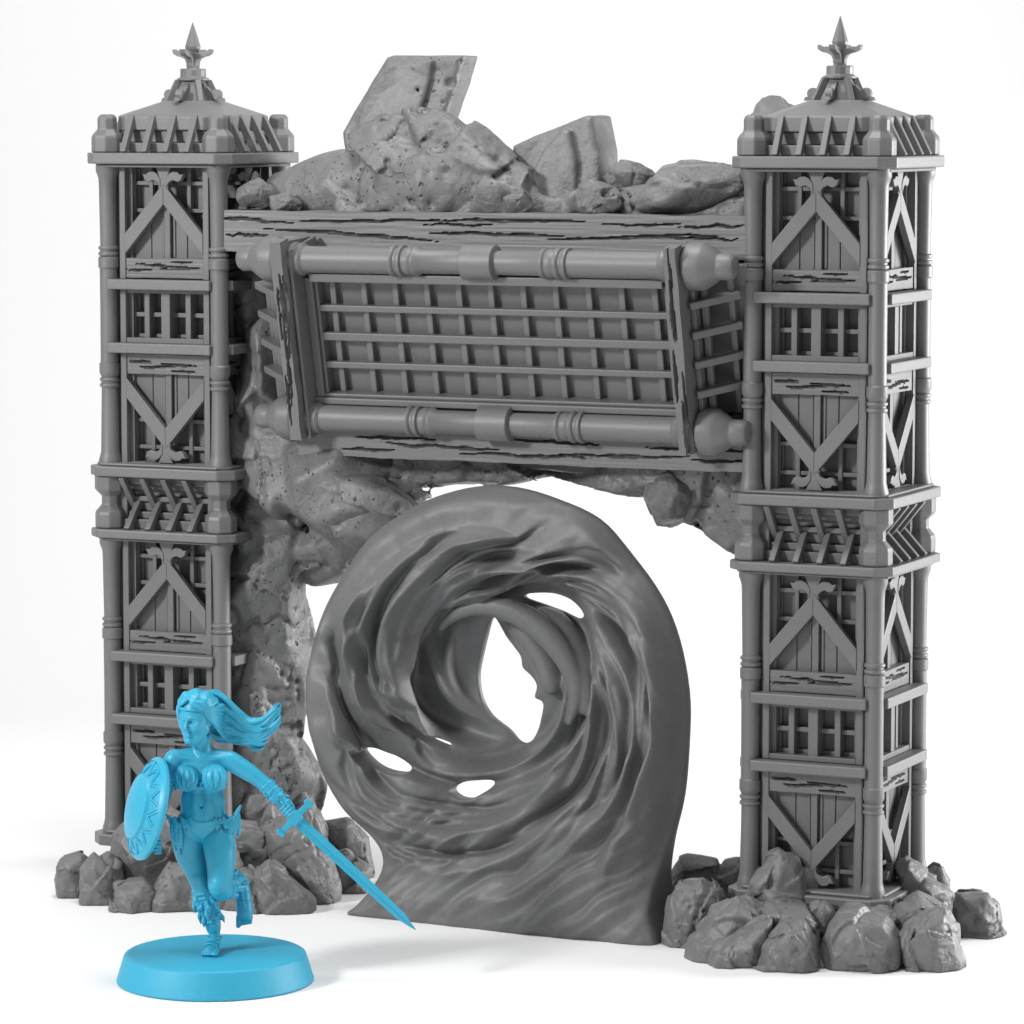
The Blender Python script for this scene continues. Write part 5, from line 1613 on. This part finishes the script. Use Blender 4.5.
# ---- sword (in her hand)
def figp(p): return fig_root_mat @ Vector((p[0] * S, -p[1] * S, p[2] * S))
fig_root_mat = Matrix.Translation(Vector(FC + np.array([0, 0, BASE_H]))) @ Matrix.Rotation(CAM_ROT[2], 4, 'Z')
A = figp(J(294.5, 815.5, 9)); T = figp(J(412, 934, 12)); Pm = figp(J(275.5, 797, 7.5))
dirv = (T - A).normalized()
toward = fig_root_mat.to_3x3() @ Vector((0, -1, 0))
toward = (toward - dirv * toward.dot(dirv)).normalized(); side = dirv.cross(toward).normalized()
sw = empty('sword', A)
Mx = Matrix((side, toward, dirv)).transposed()
sw.rotation_euler = Mx.to_euler()
LB_ = (T - A).length; LG = (Pm - A).length
m = MB()
def dia(w, t, z): return [(w, 0, z), (w * .28, t * .55, z), (0, t * .45, z), (-w * .28, t * .55, z), (-w, 0, z), (-w * .28, -t * .55, z), (0, -t * .45, z), (w * .28, -t * .55, z)]
rg = [dia(.054, .045, .02), dia(.05, .042, LB_ * .5), dia(.043, .038, LB_ * .88)]
m.loft(rg + [dia(.004, .004, LB_)])
m.build('blade', M_BLUE, sw, bevel=.002)
m = MB()
GW = .175
m.loft([[(x, .03 * k, z0), (x, -.03 * k, z0), (x, -.03 * k, z1), (x, .03 * k, z1)] for x, k, z0, z1 in
        ((-GW - .03, 1.2, -.045, .035), (-GW + .01, 1.2, -.05, .04), (-GW + .02, .8, -.025, .022), (-.07, 1, -.03, .025), (-.05, 1.5, -.05, .05), (.05, 1.5, -.05, .05), (.07, 1, -.03, .025), (GW - .02, .8, -.025, .022), (GW - .01, 1.2, -.05, .04), (GW + .03, 1.2, -.045, .035))])
m.build('guard', M_BLUE, sw, bevel=.006)
m = MB(); m.lathe([(.02, -LG - .05), (.04, -LG - .04), (.042, -LG), (.026, -LG + .025), (.024, -.04)], 14)
m.build('grip', M_BLUE, sw, smooth=40)
tag(sw, 'long straight blue sword with cross guard held out in the outstretched hand', 'sword')

# ---- round shield (on her other arm)
SCN = figp(J(151.5, 806, 17))
R3 = fig_root_mat.to_3x3()
nrm = R3 @ Vector((-.92, -.345, .25)); nrm.normalize()
upv = R3 @ Vector((.345, 0, .94)); upv = (upv - nrm * upv.dot(nrm)).normalized(); rtv = upv.cross(nrm)
sh = empty('shield', SCN)
sh.rotation_euler = Matrix((rtv, upv, nrm)).transposed().to_euler()
SR = .462
def sz(r): return .155 * (1 - (r / SR) ** 2) ** .8 if r < SR else 0
m = MB(); pf = []
for r in np.linspace(.012, .29, 10): pf.append((float(r), sz(r) + .018))
pf += [(.296, sz(.296) + .006), (.302, sz(.3) - .008)]
for r in np.linspace(.31, .422, 6): pf.append((float(r), sz(r) - .008))
pf += [(.428, sz(.428) - .002), (.432, sz(.432) + .012), (.462, .014), (.469, 0.0), (.462, -.03), (.43, -.03), (.3, .06), (.012, .10)]
m.lathe(pf, 72); disc = m.build('disc', M_BLUE, sh, smooth=28)
NZ = 26
for i in range(NZ):                                     # carved zigzag of nested chevrons
    m = MB()
    def q(a, r, dz): return (r * math.cos(a), r * math.sin(a), sz(r) - .010 + dz)
    a0 = 2 * PI * i / NZ; da = 2 * PI / NZ
    flip = i % 2
    for off, wd in ((0, .11), (.30, .10)):
        lo_, hi_ = (.312, .424) if not flip else (.424, .312)
        A_ = a0 + da * off; 
        pts = [(A_, lo_), (A_ + da * .92, hi_)]
        (aa, ra_), (ab, rb_) = pts
        K = 5; L0 = []; L1 = []
        for j in range(K):
            t = j / (K - 1); an = aa + (ab - aa) * t; rad = ra_ + (rb_ - ra_) * t
            L0.append((an - da * wd, rad)); L1.append((an + da * wd, rad))
        vs = [q(a, r, .014) for a, r in L0] + [q(a, r, .014) for a, r in L1] + [q(a, r, -.012) for a, r in L0] + [q(a, r, -.012) for a, r in L1]
        fs = []
        for j in range(K - 1):
            fs += [(j, j + 1, K + j + 1, K + j), (2 * K + j, 3 * K + j, 3 * K + j + 1, 2 * K + j + 1), (j, 2 * K + j, 2 * K + j + 1, j + 1), (K + j, K + j + 1, 3 * K + j + 1, 3 * K + j)]
        fs += [(0, K, 3 * K, 2 * K), (K - 1, 3 * K - 1, 4 * K - 1, 2 * K - 1)]
        m.add(vs, fs)
    m.build('chevron', M_BLUE, disc)
tag(sh, 'round domed blue shield with a carved zigzag rim on the bent arm', 'shield')
# ------------------------------------------------------------------ white sweep
def sweep():
    ca, sa = math.cos(CAM_ROT[2]), math.sin(CAM_ROT[2])
    prof = [(-45, 0), (12, 0)]
    R = 14
    for i in range(1, 25):
        a = i / 24 * PI / 2
        prof.append((12 + R * math.sin(a), R - R * math.cos(a)))
    prof.append((26, 40))
    vs = []; fs = []
    for d, z in prof:
        for u in (-60, 60):
            vs.append((u * ca - d * sa, u * sa + d * ca, z))
    for i in range(len(prof) - 1):
        fs.append((2 * i, 2 * i + 1, 2 * i + 3, 2 * i + 2))
    me = bpy.data.meshes.new('ground'); me.from_pydata(vs, [], fs)
    me.polygons.foreach_set('use_smooth', [True] * len(fs))
    o = link('ground', me, M_FLOOR)
    tag(o, kind='structure')
sweep()

w = bpy.data.worlds.new('World'); SC.world = w; w.use_nodes = True
bg = w.node_tree.nodes['Background']
bg.inputs['Color'].default_value = (1, 1, 1, 1)
bg.inputs['Strength'].default_value = 0.345

def area(name, loc, target, size, power):
    l = bpy.data.lights.new(name, 'AREA'); l.shape = 'RECTANGLE'; l.size = size[0]; l.size_y = size[1]
    l.energy = power; l.color = (1, 1, 1)
    o = bpy.data.objects.new(name, l); COL.objects.link(o)
    o.location = loc
    o.rotation_euler = (Vector(target) - Vector(loc)).to_track_quat('-Z', 'Y').to_euler()
    return o
area('softbox_side', (18, 11.0, 6.5), (3, 0, 4.2), (9, 9), 7500)
area('softbox_front', (-12, -21, 14), (0, 0, 3.5), (3.6, 3.6), 5000)
area('softbox_top', (1, -4, 20), (0, 0, 3), (7, 6), 2100)
ca, sa = math.cos(CAM_ROT[2]), math.sin(CAM_ROT[2])
area('backdrop_light', (-sa * 10, ca * 10, 26), (-sa * 24, ca * 24, 8), (24, 4), 1700)
SC.view_settings.view_transform = 'Standard'
SC.view_settings.look = 'None'
SC.view_settings.exposure = 0.0
SC.view_settings.gamma = 1.0
SC.view_settings.use_curve_mapping = False
SC.render.engine = 'CYCLES'
SC.cycles.max_bounces = 6
SC.cycles.diffuse_bounces = 4
SC.cycles.use_denoising = True
